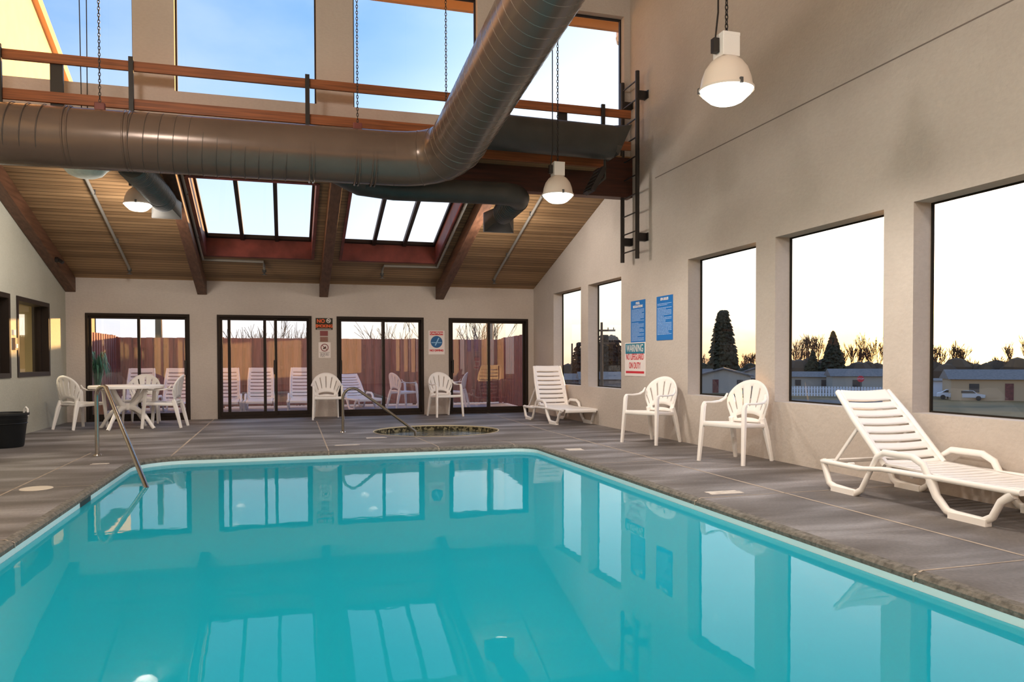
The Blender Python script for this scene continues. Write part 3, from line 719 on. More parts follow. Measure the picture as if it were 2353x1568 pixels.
for dx in (-.03, .03):
    mb = MB(); mb.tube([(dx, 0, .2), (dx * 1.6, -.02, 3.88)], .006, 6); mb.build('cord', M['black'], t)
# extra lamps out of view, added to brighten the room
for x, y, z in ((-1.9, 5.3, 4.9), (3.34, .6, 4.7), (-1.9, 1.0, 4.9), (3.34, -2.8, 4.7), (-1.9, -2.8, 4.9)):
    lamp(x, y, z, 'white bell lamp out of view, added to brighten the room', ZH, 1.0, LE * (1.15 if x < 0 else .85))['group'] = 'added bell lamps out of view'

# ------------------------------------------------------------ signs
def panel(t, mx, w, h, m, name='sign_board', z=0., th=.006, x=0, y=0):
    mb = MB(); mb.box(x - w / 2, x + w / 2, y - h / 2, y + h / 2, z, z + th, 0, mx); return mb.build(name, m, t)
def lines(t, mx, w, y0, y1, n_, m, z, seed, name='text_lines', full=.0):
    rr_ = random.Random(seed); mb = MB(); st = (y0 - y1) / n_
    for i in range(n_):
        y = y0 - st * (i + .5); x = -w / 2; end = w / 2 * (1 if rr_.random() < .65 else rr_.uniform(-.1, .8))
        if rr_.random() < .08: continue
        while x < end:
            l = rr_.uniform(.012, .05); l = min(l, end - x); mb.box(x, x + l, y - st * .19, y + st * .19, z, z + .0012, 0, mx); x += l + .009
    return mb.build(name, m, t)
def at0(mx): return mx.to_translation()
def signthing(name, lab, mx, cat='sign'):
    t = thing(name, lab, cat, at0(mx)); l = mx.copy(); l.translation = (0, 0, 0); return t, l
t, l = signthing('pool_rules_sign', 'tall blue sign of rules above the red and white lifeguard warning', RW(XR, 10.655, 1.71))
panel(t, l, .49, .64, M['blue'])
text('POOL', .05, M['signwhite'], t, l @ Matrix.Translation((0, .275, .008)), bold=.002); text('REGULATIONS', .05, M['signwhite'], t, l @ Matrix.Translation((0, .225, .008)), bold=.002)
lines(t, l, .42, .19, -.3, 26, M['signtext'], .0065, 1)
t, l = signthing('spa_rules_sign', 'tall blue sign of rules alone on the wall, right of the other blue sign', RW(XR, 9.80, 1.715))
panel(t, l, .48, .63, M['blue'])
text('SPA RULES', .05, M['signwhite'], t, l @ Matrix.Translation((0, .27, .008)), bold=.002)
lines(t, l, .42, .235, -.24, 24, M['signtext'], .0065, 2)
t, l = signthing('lifeguard_sign', 'white warning sign with teal header and red letters about no lifeguard', RW(XR, 10.76, 1.13))
panel(t, l, .72, .52, M['signwhite'])
panel(t, l, .67, .16, M['teal'], 'header_band', .006, .001, 0, .165)
panel(t, l, .64, .035, M['red'], 'red_band', .006, .001, 0, -.2)
text('WARNING', .16, M['signwhite'], t, l @ Matrix.Translation((0, .165, .009)), xs=.76, bold=.001)
text('NO LIFEGUARD', .135, M['red'], t, l @ Matrix.Translation((0, .035, .008)), xs=.66, bold=.001)
text('ON DUTY', .135, M['red'], t, l @ Matrix.Translation((0, -.10, .008)), xs=.66, bold=.001)
def ringmb(r0, r1, z, mx, n_=36, cx=0, cy=0):
    mb = MB()
    vs = [mx @ Vector((cx + r * math.cos(2 * PI * i / n_), cy + r * math.sin(2 * PI * i / n_), z)) for i in range(n_) for r in (r0, r1)]
    mb.add(vs, [(2 * i, 2 * i + 1, 2 * ((i + 1) % n_) + 1, 2 * ((i + 1) % n_)) for i in range(n_)]); return mb
def strip(mb, pts, w, z, mx):
    for (x0, y0), (x1, y1) in zip(pts, pts[1:]):
        d = Vector((x1 - x0, y1 - y0)); n_ = Vector((-d.y, d.x)).normalized() * w
        mb.add([mx @ Vector(q) for q in ((x0 - n_.x, y0 - n_.y, z), (x1 - n_.x, y1 - n_.y, z), (x1 + n_.x, y1 + n_.y, z), (x0 + n_.x, y0 + n_.y, z))], [(0, 1, 2, 3)])
t, l = signthing('no_smoking_sign', 'black no smoking sign with orange letters between the second and third doors', FW(.745, YD, 1.865))
panel(t, l, .33, .235, M['signblack'])
text('NO', .10, M['orange'], t, l @ Matrix.Translation((-.065, .055, .008)), bold=.004); text('SMOKING', .082, M['orange'], t, l @ Matrix.Translation((0, -.045, .008)), bold=.004, xs=.9)
mb = ringmb(.032, .045, .0075, l, cx=.085, cy=.065); strip(mb, [(.055, .095), (.115, .035)], .006, .0078, l); strip(mb, [(.06, .06), (.11, .072)], .006, .0074, l); mb.build('prohibition_symbol', M['signwhite'], t)
panel(t, l, .28, .008, M['signwhite'], 'rule_line', .006, .001, 0, -.1)
t, l = signthing('maroon_plaque', 'small maroon plaque directly below the no smoking sign', FW(.74, YD, 1.675))
panel(t, l, .155, .1, M['plaque'])
t, l = signthing('faded_notice', 'small faded brown notice between the maroon plaque and white sign', FW(.74, YD, 1.555))
panel(t, l, .155, .1, mat('faded_notice_paper', (.30, .17, .13), .6)); lines(t, l, .13, .04, -.04, 5, M['plaque'], .0065, 4)
t, l = signthing('prohibition_sign', 'white sign with a red crossed ring, lowest beside the third door', FW(.75, YD, 1.34))
panel(t, l, .235, .31, M['signwhite'])
mb = ringmb(.062, .078, .0072, l, cx=.0, cy=.05); strip(mb, [(-.05, .1), (.05, 0)], .007, .0076, l); mb.build('prohibition_symbol', M['plaque'], t)
mb = MB(); strip(mb, [(-.02, .02), (-.005, .055), (.01, .03), (.02, .07)], .013, .0074, l); mb.build('figure_symbol', M['signblack'], t)
panel(t, l, .2, .006, M['signblack'], 'rule_line', .006, .001, 0, -.045); lines(t, l, .17, -.06, -.14, 4, M['signblack'], .0065, 5)
t, l = signthing('no_diving_sign', 'white and red caution sign with blue diver disc between third and fourth doors', FW(3.03, YD, 1.50))
panel(t, l, .34, .50, M['signwhite']); panel(t, l, .28, .075, M['red'], 'header_band', .006, .001, 0, .195)
text('CAUTION', .06, M['signwhite'], t, l @ Matrix.Translation((0, .195, .008)), bold=.002)
mb = ringmb(0, .125, .0066, l, cx=0, cy=.015); mb.build('blue_disc', mat('disc_blue', (.02, .12, .3), .4), t)
mb = MB(); strip(mb, [(-.11, 0), (-.01, 0)], .008, .0072, l); strip(mb, [(-.03, -.06), (0, 0), (.05, .1)], .012, .0072, l); strip(mb, [(.02, 0), (.11, .0)], .008, .0072, l); mb.build('diver_symbol', mat('disc_light', (.3, .55, .8), .4), t)
text('NO DIVING', .055, M['red'], t, l @ Matrix.Translation((0, -.165, .008)), bold=.003)
mb = MB(); mb.box(0, .04, -.05, .05, -.16, .02); mb.box(.04, .05, -.035, .035, -.13, -.07, 1); mb.box(0, .025, -.04, .04, .06, .14, 1)
o = mb.build('wall_thermostat', [mat('brown_plastic', (.22, .14, .1), .5), M['signwhite']]); o.location = (XL, 12.96, 1.45); tag(o, 'small brown control box on the left wall between the two windows', 'control box')

# ------------------------------------------------------------ plastic chair
def make_chair(lab, cat='chair'):
    t = thing('patio_chair', lab, cat)
    NT, NS = 47, 12
    def bp(i, j):
        u = i / NT; s = j / NS
        bx = -.205 + .41 * u; bz = .42
        ph = R(202 - 224 * u); ax = .265 * math.cos(ph); az = .655 + .235 * math.sin(ph)
        s2 = s ** .9; x = bx + (ax - bx) * s2; z = bz + (az - bz) * s2
        y = .20 + .20 * (z - .42) - .9 * x * x * (.4 + s * .6) + .012
        return (x, y, z)
    slots = set(range(3, 29, 4))
    def hole(i, j):
        if i in (5, 11, 17, 23, 29, 35, 41) and 4 <= j <= 9: return True
        if j == 1 and 9 <= i <= 37: return True
        return False
    mb = MB(); mb.grid(bp, NT, NS, hole); mb.build('backrest', M['white'], t, smooth=60, solid=.011)
    # rim bead
    NU, NV = 20, 18
    def sp(i, j):
        u = i / NU * 2 - 1; v = j / NV; hw = .245 - .035 * v
        z = .43 - .025 * v - .012 * math.sin(PI * v) * (1 - u * u) + (-.025 if v < .01 else 0)
        return (u * hw, -.25 + .47 * v + (.012 * (1 - u * u) * -1 if v < .1 else 0), z)
    mb = MB(); mb.grid(sp, NU, NV, lambda i, j: i % 3 == 1 and 5 <= j <= 13 and 2 < i < 18)
    for s_ in (-1, 1): mb.bar([(s_ * .245, -.25, .415), (s_ * .212, .22, .39)], .02, .045)
    mb.bar([(-.245, -.25, .412), (0, -.262, .41), (.245, -.25, .412)], .016, .045)
    mb.build('seat', M['white'], t, smooth=50, solid=.008)
    for s_ in (-1, 1):
        mb = MB(); mb.bar([(s_ * .285, -.285, 0), (s_ * .268, -.25, .40), (s_ * .262, -.235, .60), (s_ * .265, -.215, .63)], .058, .042, up=(1, 0, 0), scales=[.8, 1, 1, .9]); mb.build('leg', M['white'], t, smooth=40)
        mb = MB(); mb.bar([(s_ * .235, .315, 0), (s_ * .212, .235, .33), (s_ * .2, .19, .47)], .058, .042, up=(1, 0, 0), scales=[.75, 1.2, 1.2]); mb.build('leg', M['white'], t, smooth=40)
        P = [(s_ * .262, -.24, .625), (s_ * .268, -.2, .645), (s_ * .275, -.05, .64), (s_ * .275, .08, .648), (s_ * .262, .15, .68), (s_ * .245, .175, .735)]
        mb = MB(); mb.bar(P, .045, .02, scales=[.8, 1, 1, 1, .8, .5]); mb.build('armrest', M['white'], t, smooth=40)
    return t
def face(dx, dy): return math.atan2(dx, -dy)     # rotation so that local -y points along (dx,dy)
G1 = 'white fan backed plastic chairs'
ch = make_chair('white plastic fan-back chair by the right wall, between lifeguard sign and window'); ch.location = (4.745, 9.36, 0); ch.rotation_euler.z = face(-.86, -.42); ch['group'] = G1
dup(ch, (4.735, 7.32, 0), face(-.90, -.36), 'white plastic fan-back chair by the right wall, closest to the big lounger', G1)
dup(ch, (.76, 15.17, 0), face(0.02, -1), 'white plastic fan-back chair under the no smoking sign', G1)
dup(ch, (3.06, 15.14, 0), face(.22, -1), 'white plastic fan-back chair under the no diving sign', G1)
dup(ch, (-3.30, 14.25, 0), face(.62, .78), 'white plastic fan-back chair at left of the round table, its back to the viewer', G1)
dup(ch, (-2.50, 15.22, 0), face(0.0, -1), 'white plastic fan-back chair behind the round table, facing the viewer', G1)
dup(ch, (-1.98, 14.12, 0), face(-1, .12), 'white plastic fan-back chair at right of the round table, seen from the side', G1)
# table
t = thing('round_table', 'round white plastic table with crossed curved legs before the first glass door', 'table', (-2.55, 14.05, 0), R(20))
mb = MB(); mb.lathe([(0, .72), (.56, .722), (.575, .71), (.575, .675), (.56, .672), (.55, .695), (0, .70)], seg=48); mb.build('tabletop', M['white'], t, smooth=35)
for q in range(4):
    a = R(45 + 90 * q); c, s = math.cos(a), math.sin(a)
    mb = MB(); P = [(.46, .02), (.40, .12), (.30, .24), (.17, .33), (.05, .36)]
    mb.bar([(c * r_, s * r_, z) for r_, z in P], .05, .06, scales=[.7, .9, 1.2, 1.4, 1.5]); mb.bar([(c * .49, s * .49, .0), (c * .46, s * .46, .03), (c * .42, s * .42, .09)], .06, .06, scales=[.9, .9, .9])
    mb.bar([(c * r_, s * r_, z) for r_, z in ((.05, .36), (.16, .43), (.28, .57), (.36, .69))], .05, .06, scales=[1.5, 1.3, 1.1, 1.2]); mb.build('leg', M['white'], t, smooth=50)
mb = MB(); mb.lathe([(0, .30), (.07, .31), (.085, .36), (.07, .42), (0, .43)], seg=20); mb.build('leg_hub', M['white'], t, smooth=50)

# ------------------------------------------------------------ chaise lounger (head at local y=0, foot toward -y)
def make_lounger(lab, ang, name='chaise_lounge'):
    t = thing(name, lab, 'sun lounger')
    W = .30; hy, hz = -.70, .285
    c, s = math.cos(ang), math.sin(ang); L_ = .80
    NU, rows = 12, 36
    def bp(i, j):
        u = i / NU * 2 - 1; d = j / rows * L_
        hw = W - .015 - (.03 * (d / L_) ** 3) - (.03 if j == rows and abs(u) == 1 else 0)
        sag = .018 * (1 - u * u) - .03 * max(0, (d - .62)) * 2
        return (u * hw, hy + c * d + s * sag * 1 - s * .0, hz + s * d - c * sag)
    def hole(i, j): return 1 <= i <= NU - 2 and j % 4 == 2 and j < rows - 2
    mb = MB(); mb.grid(bp, NU, rows, hole)
    for q in (-1, 1): mb.bar([(q * (W - .012), hy, hz), (q * (W - .015), hy + c * L_ * .6, hz + s * L_ * .6), (q * (W - .04), hy + c * L_ * .985, hz + s * L_ * .985)], .03, .035)
    mb.build('backrest', M['white'], t, smooth=50, solid=.014)
    rows2 = 56; y1 = -1.93
    def sp(i, j):
        u = i / NU * 2 - 1; v = j / rows2; y = hy + (y1 - hy) * v
        hw = W - .01 - (.03 if j == rows2 else 0); z = .275 + .012 * math.cos(v * 5) - .008 * (1 - u * u) - (.02 if j == rows2 else 0)
        return (u * hw, y, z)
    mb = MB(); mb.grid(sp, NU, rows2, lambda i, j: 1 <= i <= NU - 2 and j % 4 == 2 and 1 < j < rows2 - 2)
    mb.bar([(-W + .02, y1, .25), (W - .02, y1, .25)], .02, .05)
    mb.build('seat', M['white'], t, smooth=50, solid=.014)
    for q in (-1, 1):
        X = q * (W + .03)
        mb = MB(); mb.bar([(X, -.04, .235), (X, -.5, .23), (X, -.72, .255), (X, -1.3, .262), (X, -1.9, .262)], .036, .055, up=(1, 0, 0)); mb.bar([(X, -.35, .245), (X - q * .05, -.35, .245)], .03, .03); mb.build('side_rail', M['white'], t, smooth=50)
        mb = MB(); mb.bar([(X, -.04, .25), (X, -.06, .2), (X, -.12, .06), (X, -.19, .03), (X, -.44, .02), (X, -.5, .06), (X, -.58, .2), (X, -.66, .34), (X, -.74, .385), (X, -1.02, .385), (X, -1.12, .34), (X, -1.2, .2)], .050, .044, up=(1, 0, 0), scales=[1.1, 1, 1, 1.2, 1.1, .9, .8, .8, 1, 1, 1, 1]); mb.box(X - .028, X + .028, -.44, -.17, 0, .045); mb.build('leg', M['white'], t, smooth=50)
        mb = MB(); mb.bar([(X, -1.19, .24), (X, -1.24, .13), (X, -1.33, .045), (X, -1.40, .03), (X, -1.62, .025), (X, -1.69, .07), (X, -1.75, .18), (X, -1.84, .245)], .052, .046, up=(1, 0, 0), scales=[1.4, 1.1, 1, 1.1, 1.1, .9, .9, 1.2]); mb.box(X - .028, X + .028, -1.66, -1.36, 0, .045); mb.build('leg', M['white'], t, smooth=50)
        mb = MB(); f_ = .52
        mb.bar([(q * (W - .03), -.12, .24), (q * (W - .03), hy + c * L_ * f_, hz + s * L_ * f_ - .01)], .03, .02, up=(1, 0, 0)); mb.build('back_support', M['white'], t, smooth=40)
    mb = MB(); mb.bar([(-W - .02, -.06, .235), (W + .02, -.06, .235)], .03, .035); mb.build('crossbar', M['white'], t)
    mb = MB(); mb.bar([(-W - .02, -1.0, .24), (W + .02, -1.0, .24)], .03, .035); mb.build('crossbar', M['white'], t)
    return t
lg = make_lounger('large white slatted chaise lounge nearest the viewer beside the right wall', R(44)); lg.location = (4.77, 5.58, 0); lg.rotation_euler.z = 0
lg2 = make_lounger('white slatted chaise lounge with upright back in the far right corner', R(66)); lg2.location = (4.74, 14.12, 0); lg2.rotation_euler.z = R(3)
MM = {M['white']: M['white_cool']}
PZ = -.05
G2 = 'white loungers on the patio outside the doors'
outs = [(-3.22, 19.75, R(4), 'outdoor white lounger seen behind the round table chair'), (-2.37, 19.7, R(-3), 'outdoor white lounger cut by the right frame of the first door'),
        (-1.37, 19.8, R(2), 'outdoor white lounger at the left edge of the second door'), (-.58, 19.85, R(0), 'outdoor white lounger in the middle of the second door'), (.40, 19.85, R(-1), 'outdoor white lounger by the right edge of the second door')]
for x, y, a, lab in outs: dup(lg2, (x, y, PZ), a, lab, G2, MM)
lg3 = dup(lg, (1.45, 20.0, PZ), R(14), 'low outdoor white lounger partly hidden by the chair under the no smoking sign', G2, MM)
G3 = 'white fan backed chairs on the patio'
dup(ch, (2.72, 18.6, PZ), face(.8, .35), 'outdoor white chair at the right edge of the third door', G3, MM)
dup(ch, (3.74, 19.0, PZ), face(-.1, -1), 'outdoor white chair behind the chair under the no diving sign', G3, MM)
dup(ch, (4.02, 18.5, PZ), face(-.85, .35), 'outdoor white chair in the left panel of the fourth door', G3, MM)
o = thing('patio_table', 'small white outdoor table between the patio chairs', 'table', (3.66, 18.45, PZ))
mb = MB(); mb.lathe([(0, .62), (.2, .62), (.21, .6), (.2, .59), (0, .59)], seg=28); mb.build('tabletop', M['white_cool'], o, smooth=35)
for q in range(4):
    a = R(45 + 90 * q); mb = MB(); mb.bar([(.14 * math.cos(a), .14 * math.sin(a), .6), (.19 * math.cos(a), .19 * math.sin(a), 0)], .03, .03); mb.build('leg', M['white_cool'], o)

# ------------------------------------------------------------ bin, handrails
t = thing('rubber_tub', 'black rubber tub with a white handle on the left deck', 'tub', (-3.52, 11.42, 0))
mb = MB(); mb.lathe([(0, 0), (.20, 0), (.21, .02), (.255, .40), (.275, .42), (.275, .445), (.255, .45), (.245, .43), (.2, .04), (0, .03)], seg=36)
for z in (.3, .36): mb.lathe([(.243, z), (.254, z + .01), (.247, z + .02)], seg=36)
mb.build('tub_body', M['bin'], t, smooth=40)
mb = MB(); mb.tube([(.2, .06, .42), (.21, .05, .49), (.235, .03, .515), (.26, .01, .49), (.26, 0, .40)], .012, 8); mb.build('handle', M['white'], t, smooth=True, label='white rope handle')
t = thing('pool_handrail', 'stainless steel handrail leading into the pool at its left corner', 'handrail', (-2.15, 10.05, 0))
P = [(0, 0, 0), (0, 0, .70)] + [(0 + .13 * (1 - math.cos(R(a))) * .75, -.13 * (1 - math.cos(R(a))), .70 + .12 * math.sin(R(a))) for a in (25, 50, 75, 100, 120)] + [(.88, -2.12, -.12)]
mb = MB(); mb.tube(P, .024, 14); mb.build('rail_tube', M['chrome'], t, smooth=60)
mb = MB(); mb.lathe([(.024, .02), (.045, .012), (.05, 0)], seg=20); mb.build('escutcheon', M['chrome'], t, smooth=True)
t = thing('spa_handrail', 'grey metal handrail curving down into the round spa', 'handrail', (.85, 12.2, 0))
P = [(0, 0, 0), (0, 0, .52)] + [(.15 * (1 - math.cos(R(a))), -.02 * (1 - math.cos(R(a))), .52 + .17 * math.sin(R(a))) for a in (20, 40, 60, 80, 100, 118)] + [(.62, -.05, .38), (.98, -.1, .1), (1.12, -.1, -.01), (1.13, -.1, -.14)]
mb = MB(); mb.tube(P, .022, 12); mb.build('rail_tube', mat('dull_steel', (.32, .29, .25), .3, metal=.9), t, smooth=60)
mb = MB(); mb.lathe([(.022, .02), (.042, .012), (.046, 0)], seg=20); mb.build('escutcheon', M['chrome'], t, smooth=True)

# ------------------------------------------------------------ corridor behind the left windows
mb = MB(); mb.box(-7.0, -6.9, 8.5, 19, 0, 2.7); mb.box(-6.9, XL - .19, 8.5, 8.6, 0, 2.7); mb.box(-6.9, XL - .19, 18.9, 19, 0, 2.7); mb.box(-7, XL - .19, 8.5, 19, 2.7, 2.8); mb.box(-7, XL - .19, 8.5, 19, -.1, 0)
mb.box(XL - .3, XL - .19, 15.98, 19, 0, 2.7)
struct(mb.build('wall_corridor', M['interior']))
mb = MB(); mb.box(-6.5, -6.45, 18.4, 18.88, .2, 2.2); mb.box(-5.12, -4.3, 18.3, 18.88, 0, 2.7)
struct(mb.build('trim_1', M['bronze']))
mb = MB(); mb.box(-5.95, -5.42, 18.86, 18.89, 1.7, 2.15); struct(mb.build('window_20', M['daylight_glow']))
ld = bpy.data.lights.new('corridor_fill_light', 'AREA'); ld.energy = 110; ld.size = 1.0; ld.color = (1, .85, .6)  # unseen area light added to brighten the corridor
lo = bpy.data.objects.new('corridor_fill_light', ld); COL.objects.link(lo); lo.location = (-5.6, 15, 2.65)

# ------------------------------------------------------------ patio
mb = MB(); mb.box(-4.6, 6.2, YD + .18, 20.9, -.3, PZ); struct(mb.build('floor_patio', M['patio']))
def fence(name, p0, p1, h, lab, z0=PZ):
    p0, p1 = Vector((*p0, 0)), Vector((*p1, 0)); d = (p1 - p0); L_ = d.length; a = math.atan2(d.y, d.x)
    t = thing('board_fence', lab, 'fence', (p0.x, p0.y, z0), a, 'stained board fences around the patio')
    mb = MB(); x = 0; i = 0
    while x < L_ - .05:
        yo = .018 if i % 2 else -.018; mb.box(x, x + .138, yo - .01, yo + .01, .04, h + rnd.uniform(-.006, .006)); x += .115; i += 1
    mb.build('board_panel', M['fence'], t)
    for z in (.3, h * .55, h - .25):
        mb = MB(); mb.box(0, L_, -.012, .012, z, z + .09); mb.build('fence_rail', M['fence'], t)
    x = 0
    while x <= L_ + .01:
        mb = MB(); mb.box(x - .045, x + .045, .035, .125, 0, h + .02); mb.build('fence_post', M['fence'], t); x += L_ / max(1, round(L_ / 2.4))
fence('f', (-3.95, 20.45), (5.75, 20.45), 1.76, 'dark red board fence across the back of the patio')
fence('f', (-3.95, 16.1), (-3.95, 20.35), 1.80, 'board fence along the left side of the patio, lit orange at its top')
fence('f', (5.75, 20.35), (5.42, 16.2), 1.80, 'dark board fence along the right side of the patio')
# palm outside the first door
t = thing('potted_palm', 'green drooping palm outside the left edge of the first door', 'plant', (-3.56, 16.75, PZ))
mb = MB(); mb.lathe([(0, 0), (.13, 0), (.17, .3), (.18, .32), (.15, .31), (0, .29)], seg=24); mb.build('pot', M['terracotta'], t, smooth=30)
mb = MB()
for q in range(70):
    a = rnd.uniform(0, 2 * PI); ln = rnd.uniform(.25, .5); hh = rnd.uniform(.9, 1.3); P = []
    for s_ in range(7):
        f_ = s_ / 6; r_ = ln * f_ * .55; z = .3 + hh * math.sin(min(f_ * 2.3, PI * .93)) * (1 - .25 * f_); P.append((r_ * math.cos(a), r_ * math.sin(a), z))
    mb.bar(P, .045, .004, scales=[.4, .8, 1, 1, .9, .6, .1])
mb.build('leaves', M['leaf'], t)

# ------------------------------------------------------------ wing building on the left seen through the upper windows
mb = MB(); f_ = lambda y: 7.71 - .37 * (y - 15.87)
t = thing('motel_wing', 'sunlit yellow gable wall of the neighbouring wing seen through the upper left window', 'building', (-4.3, 16, 3))
fw = lambda u, v, d: (d + 4.3, u - 16, v - 3)
mb.prism([(11.3, f_(11.3)), (24, f_(24)), (24, 2.9), (11.3, 2.9)], fw, -4.75, -4.3); mb.build('gable_wall', M['yellow'], t)
mb = MB(); mb.prism([(11.3, f_(11.3) + .02), (24.1, f_(24.1) + .02), (24.1, f_(24.1) - .2), (11.3, f_(11.3) - .2)], fw, -4.8, -4.2); mb.build('rake_board', M['trimw'], t)

# ------------------------------------------------------------ landscape (ground lies lower than the deck)
GZ = -4.5
mb = MB(); mb.add([(-500, -300, GZ), (500, -300, GZ), (500, 600, GZ), (-500, 600, GZ)], [(0, 1, 2, 3)]); struct(mb.build('floor_ground', M['grass']))
def pol(az, d): return (d * math.sin(R(az)), d * math.cos(R(az)))
mb = MB()
for (a0, d0), (a1, d1) in (((18, 126), (44.2, 118)),):
    P = [pol(a0, d0), pol(a1, d1)]; Q = [pol(a0, 60), pol(a1, 60)]
    mb.add([(*P[0], GZ + .02), (*P[1], GZ + .02), (*Q[1], GZ + .02), (*Q[0], GZ + .02)], [(0, 1, 2, 3)])
struct(mb.build('floor_road', M['asphalt']))
def bare_tree(az, d, h, lab, seed, group, spread=.36, z=GZ, depth=5):
    rr_ = random.Random(seed); x, y = pol(az, d); mb = MB(); px = max(.014, d * .00024)
    def br(p, dr, ln, r, dep):
        q = p + dr * ln; mid = p.lerp(q, .5) + Vector((rr_.uniform(-1, 1), rr_.uniform(-1, 1), 0)) * ln * .05
        mb.tube([p, mid, q], r, 4 if dep < depth else 6, scales=[1, .85, .7], caps=False)
        if dep <= 0: return
        for _ in range(3 if dep > 1 else 2):
            nd = (dr + Vector((rr_.uniform(-1, 1), rr_.uniform(-1, 1), rr_.uniform(.0, .9))) * spread).normalized(); br(q if rr_.random() < .6 else p.lerp(q, rr_.uniform(.5, .95)), nd, ln * rr_.uniform(.68, .9), max(r * .58, px), dep - 1)
    br(Vector((0, 0, 0)), Vector((0, 0, 1)), h * .235, max(h * .012, px * 1.5), depth)
    o = mb.build('bare_tree', M['bark']); o.location = (x, y, z); tag(o, lab, 'tree', group)
def conifer(az, d, h, w, lab, top=.12, n_=900, m='conifer', base=0., pw=1.):
    x, y = pol(az, d); t = thing('conifer_tree', lab, 'tree', (x, y, GZ)); rr_ = random.Random(int(az * 10))
    mb = MB(); mb.tube([(0, 0, 0), (0, 0, h * .97)], w * .05, 8, scales=[1, .2]); mb.build('trunk', M['bark'], t)
    mb = MB()
    for i in range(n_):
        f_ = rr_.random() ** .85; z = h * (.06 + base + (.94 - base) * f_); rad = w / 2 * (top + (1 - top) * (1 - f_) ** pw) * rr_.uniform(.55, 1.08); a = rr_.uniform(0, 2 * PI); s_ = w * .10 * (1.1 - .6 * f_)
        p = Vector((rad * math.cos(a), rad * math.sin(a), z)); r0 = Vector((rad * .2 * math.cos(a), rad * .2 * math.sin(a), z + s_ * .6)); tn = Vector((-math.sin(a), math.cos(a), 0)) * s_
        mb.add([r0, p + tn - Vector((0, 0, s_ * .5)), p + Vector((math.cos(a), math.sin(a), -.5)) * s_, p - tn - Vector((0, 0, s_ * .5)), p + Vector((0, 0, s_ * .7))], [(0, 1, 4), (0, 4, 3), (1, 2, 4), (2, 3, 4), (0, 3, 2, 1)])
    mb.build('foliage', M[m], t)
def house(az, d, w, dp, h, rh, lab, m='siding', rot=None, wins=((-.25, .5), (.25, .5)), door=None, gable=False):
    x, y = pol(az, d); a = -R(az) + (rot or 0); t = thing('house', lab, 'house', (x, y, GZ), a, 'houses across the road')
    mb = MB(); mb.box(-w / 2, w / 2, 0, dp, 0, h)
    if gable:
        mb.prism([(-w / 2, h), (w / 2, h), (0, h + rh)], lambda u, v, e: (u, e, v), 0, dp)
    mb.build('wall', M[m], t)
    mb = MB()
    if gable:
        for s_ in (-1, 1): mb.prism([(s_ * (w / 2 + .5), h - .15), (0, h + rh + .1), (0, h + rh + .35), (s_ * (w / 2 + .5), h + .1)], lambda u, v, e: (u, e, v), -.5, dp + .5)
    else:
        mb.prism([(-.5, h - .05), (dp / 2, h + rh), (dp + .5, h - .05)], lambda u, v, e: (e, u, v), -w / 2 - .4, w / 2 + .4)
    mb.build('roof', M['roof'], t)
    for fx_, sz in wins:
        mb = MB(); mb.box(fx_ * w - sz, fx_ * w + sz, -.08, .02, h * .38, h * .78); mb.build('window', M['darkglass'], t)
    if door is not None:
        mb = MB(); mb.box(door * w - .5, door * w + .5, -.07, .02, .1, h * .8); mb.build('door', M['maroon'], t)
G4 = 'bare winter trees beyond the road'
conifer(31.95, 162, 15.8, 6.4, 'tall dark narrow evergreen tree behind the houses in the third window', .24, 1700, pw=.75)
conifer(39.3, 165, 11.4, 6.6, 'dark triangular fir tree in the fourth window', .04, 1100)
conifer(38.0, 166, 7.6, 5.2, 'lower dark fir just left of the triangular fir', .05, 500)
conifer(21.75, 120, 8.5, 4.2, 'dark round-topped evergreen at the right edge of the first window', .4, 500, 'pine', pw=.6)
for az, h, w, lab in ((23.75, 9.6, 4.5, 'tallest dark pine to the right of the pole in the second window'), (22.9, 8.6, 3.2, 'dark pine behind the pole in the second window'), (24.6, 7.6, 4.5, 'lower dark pine at the right edge of the second window')):
    conifer(az, 120, h, w, lab, .55, 420, 'pine', .38, pw=.5); bare_tree(az, 121, h * .8, 'bare trunk under the ' + lab.replace('dark ', '').replace('lower ', 'low ').replace('tallest ', ''), int(az * 7), 'bare trunks under the pines', .3, depth=3)
tl = [(36.9, 11, 1), (37.6, 12.3, 2), (38.3, 12.0, 3), (40.4, 9.5, 4), (41.0, 11.5, 5), (41.6, 9.5, 6), (42.1, 11.3, 7), (37.2, 9.0, 21), (39.9, 8.5, 22)]
for az, h, sd in tl: bare_tree(az, 178, h * 1.12, ['thin', 'tall', 'spreading'][sd % 3] + ' bare tree in the fourth window, ' + ('left' if az < 39.3 else 'right') + ' of the triangular fir', sd, G4)
for az, h, sd in ((45.7, 8.5, 11), (46.3, 10, 12), (46.9, 8.5, 13), (49.7, 9.5, 14), (50.3, 11, 15), (45.3, 9.5, 16), (47.5, 6.6, 17), (48.9, 6.8, 18), (33.6, 7.8, 24), (34.1, 7.6, 25), (30.7, 7.2, 26)): bare_tree(az, 178, h * 1.1, 'bare tree ' + ('behind the houses in the third window' if az < 40 else ('left of the low sun in the fifth window' if az < 48 else 'right of the low sun in the fifth window')), sd, G4 if az > 40 else 'bare trees behind the houses in the third window')
for az, d, h, sd in ((-2.9, 45, 8.8, 31), (-1.2, 48, 9.5, 32), (.6, 45, 9.2, 33), (6.6, 48, 8.9, 35), (12.2, 46, 9.2, 36), (14.0, 50, 9.4, 37)):
    bare_tree(az, d, h * 1.1, 'bare tree above the patio fence in the ' + ('second door' if az < 2 else 'third door' if az < 9 else 'fourth door'), sd, 'bare trees above the patio fence, ' + ('second door' if az < 2 else 'third door' if az < 9 else 'fourth door'), .55)
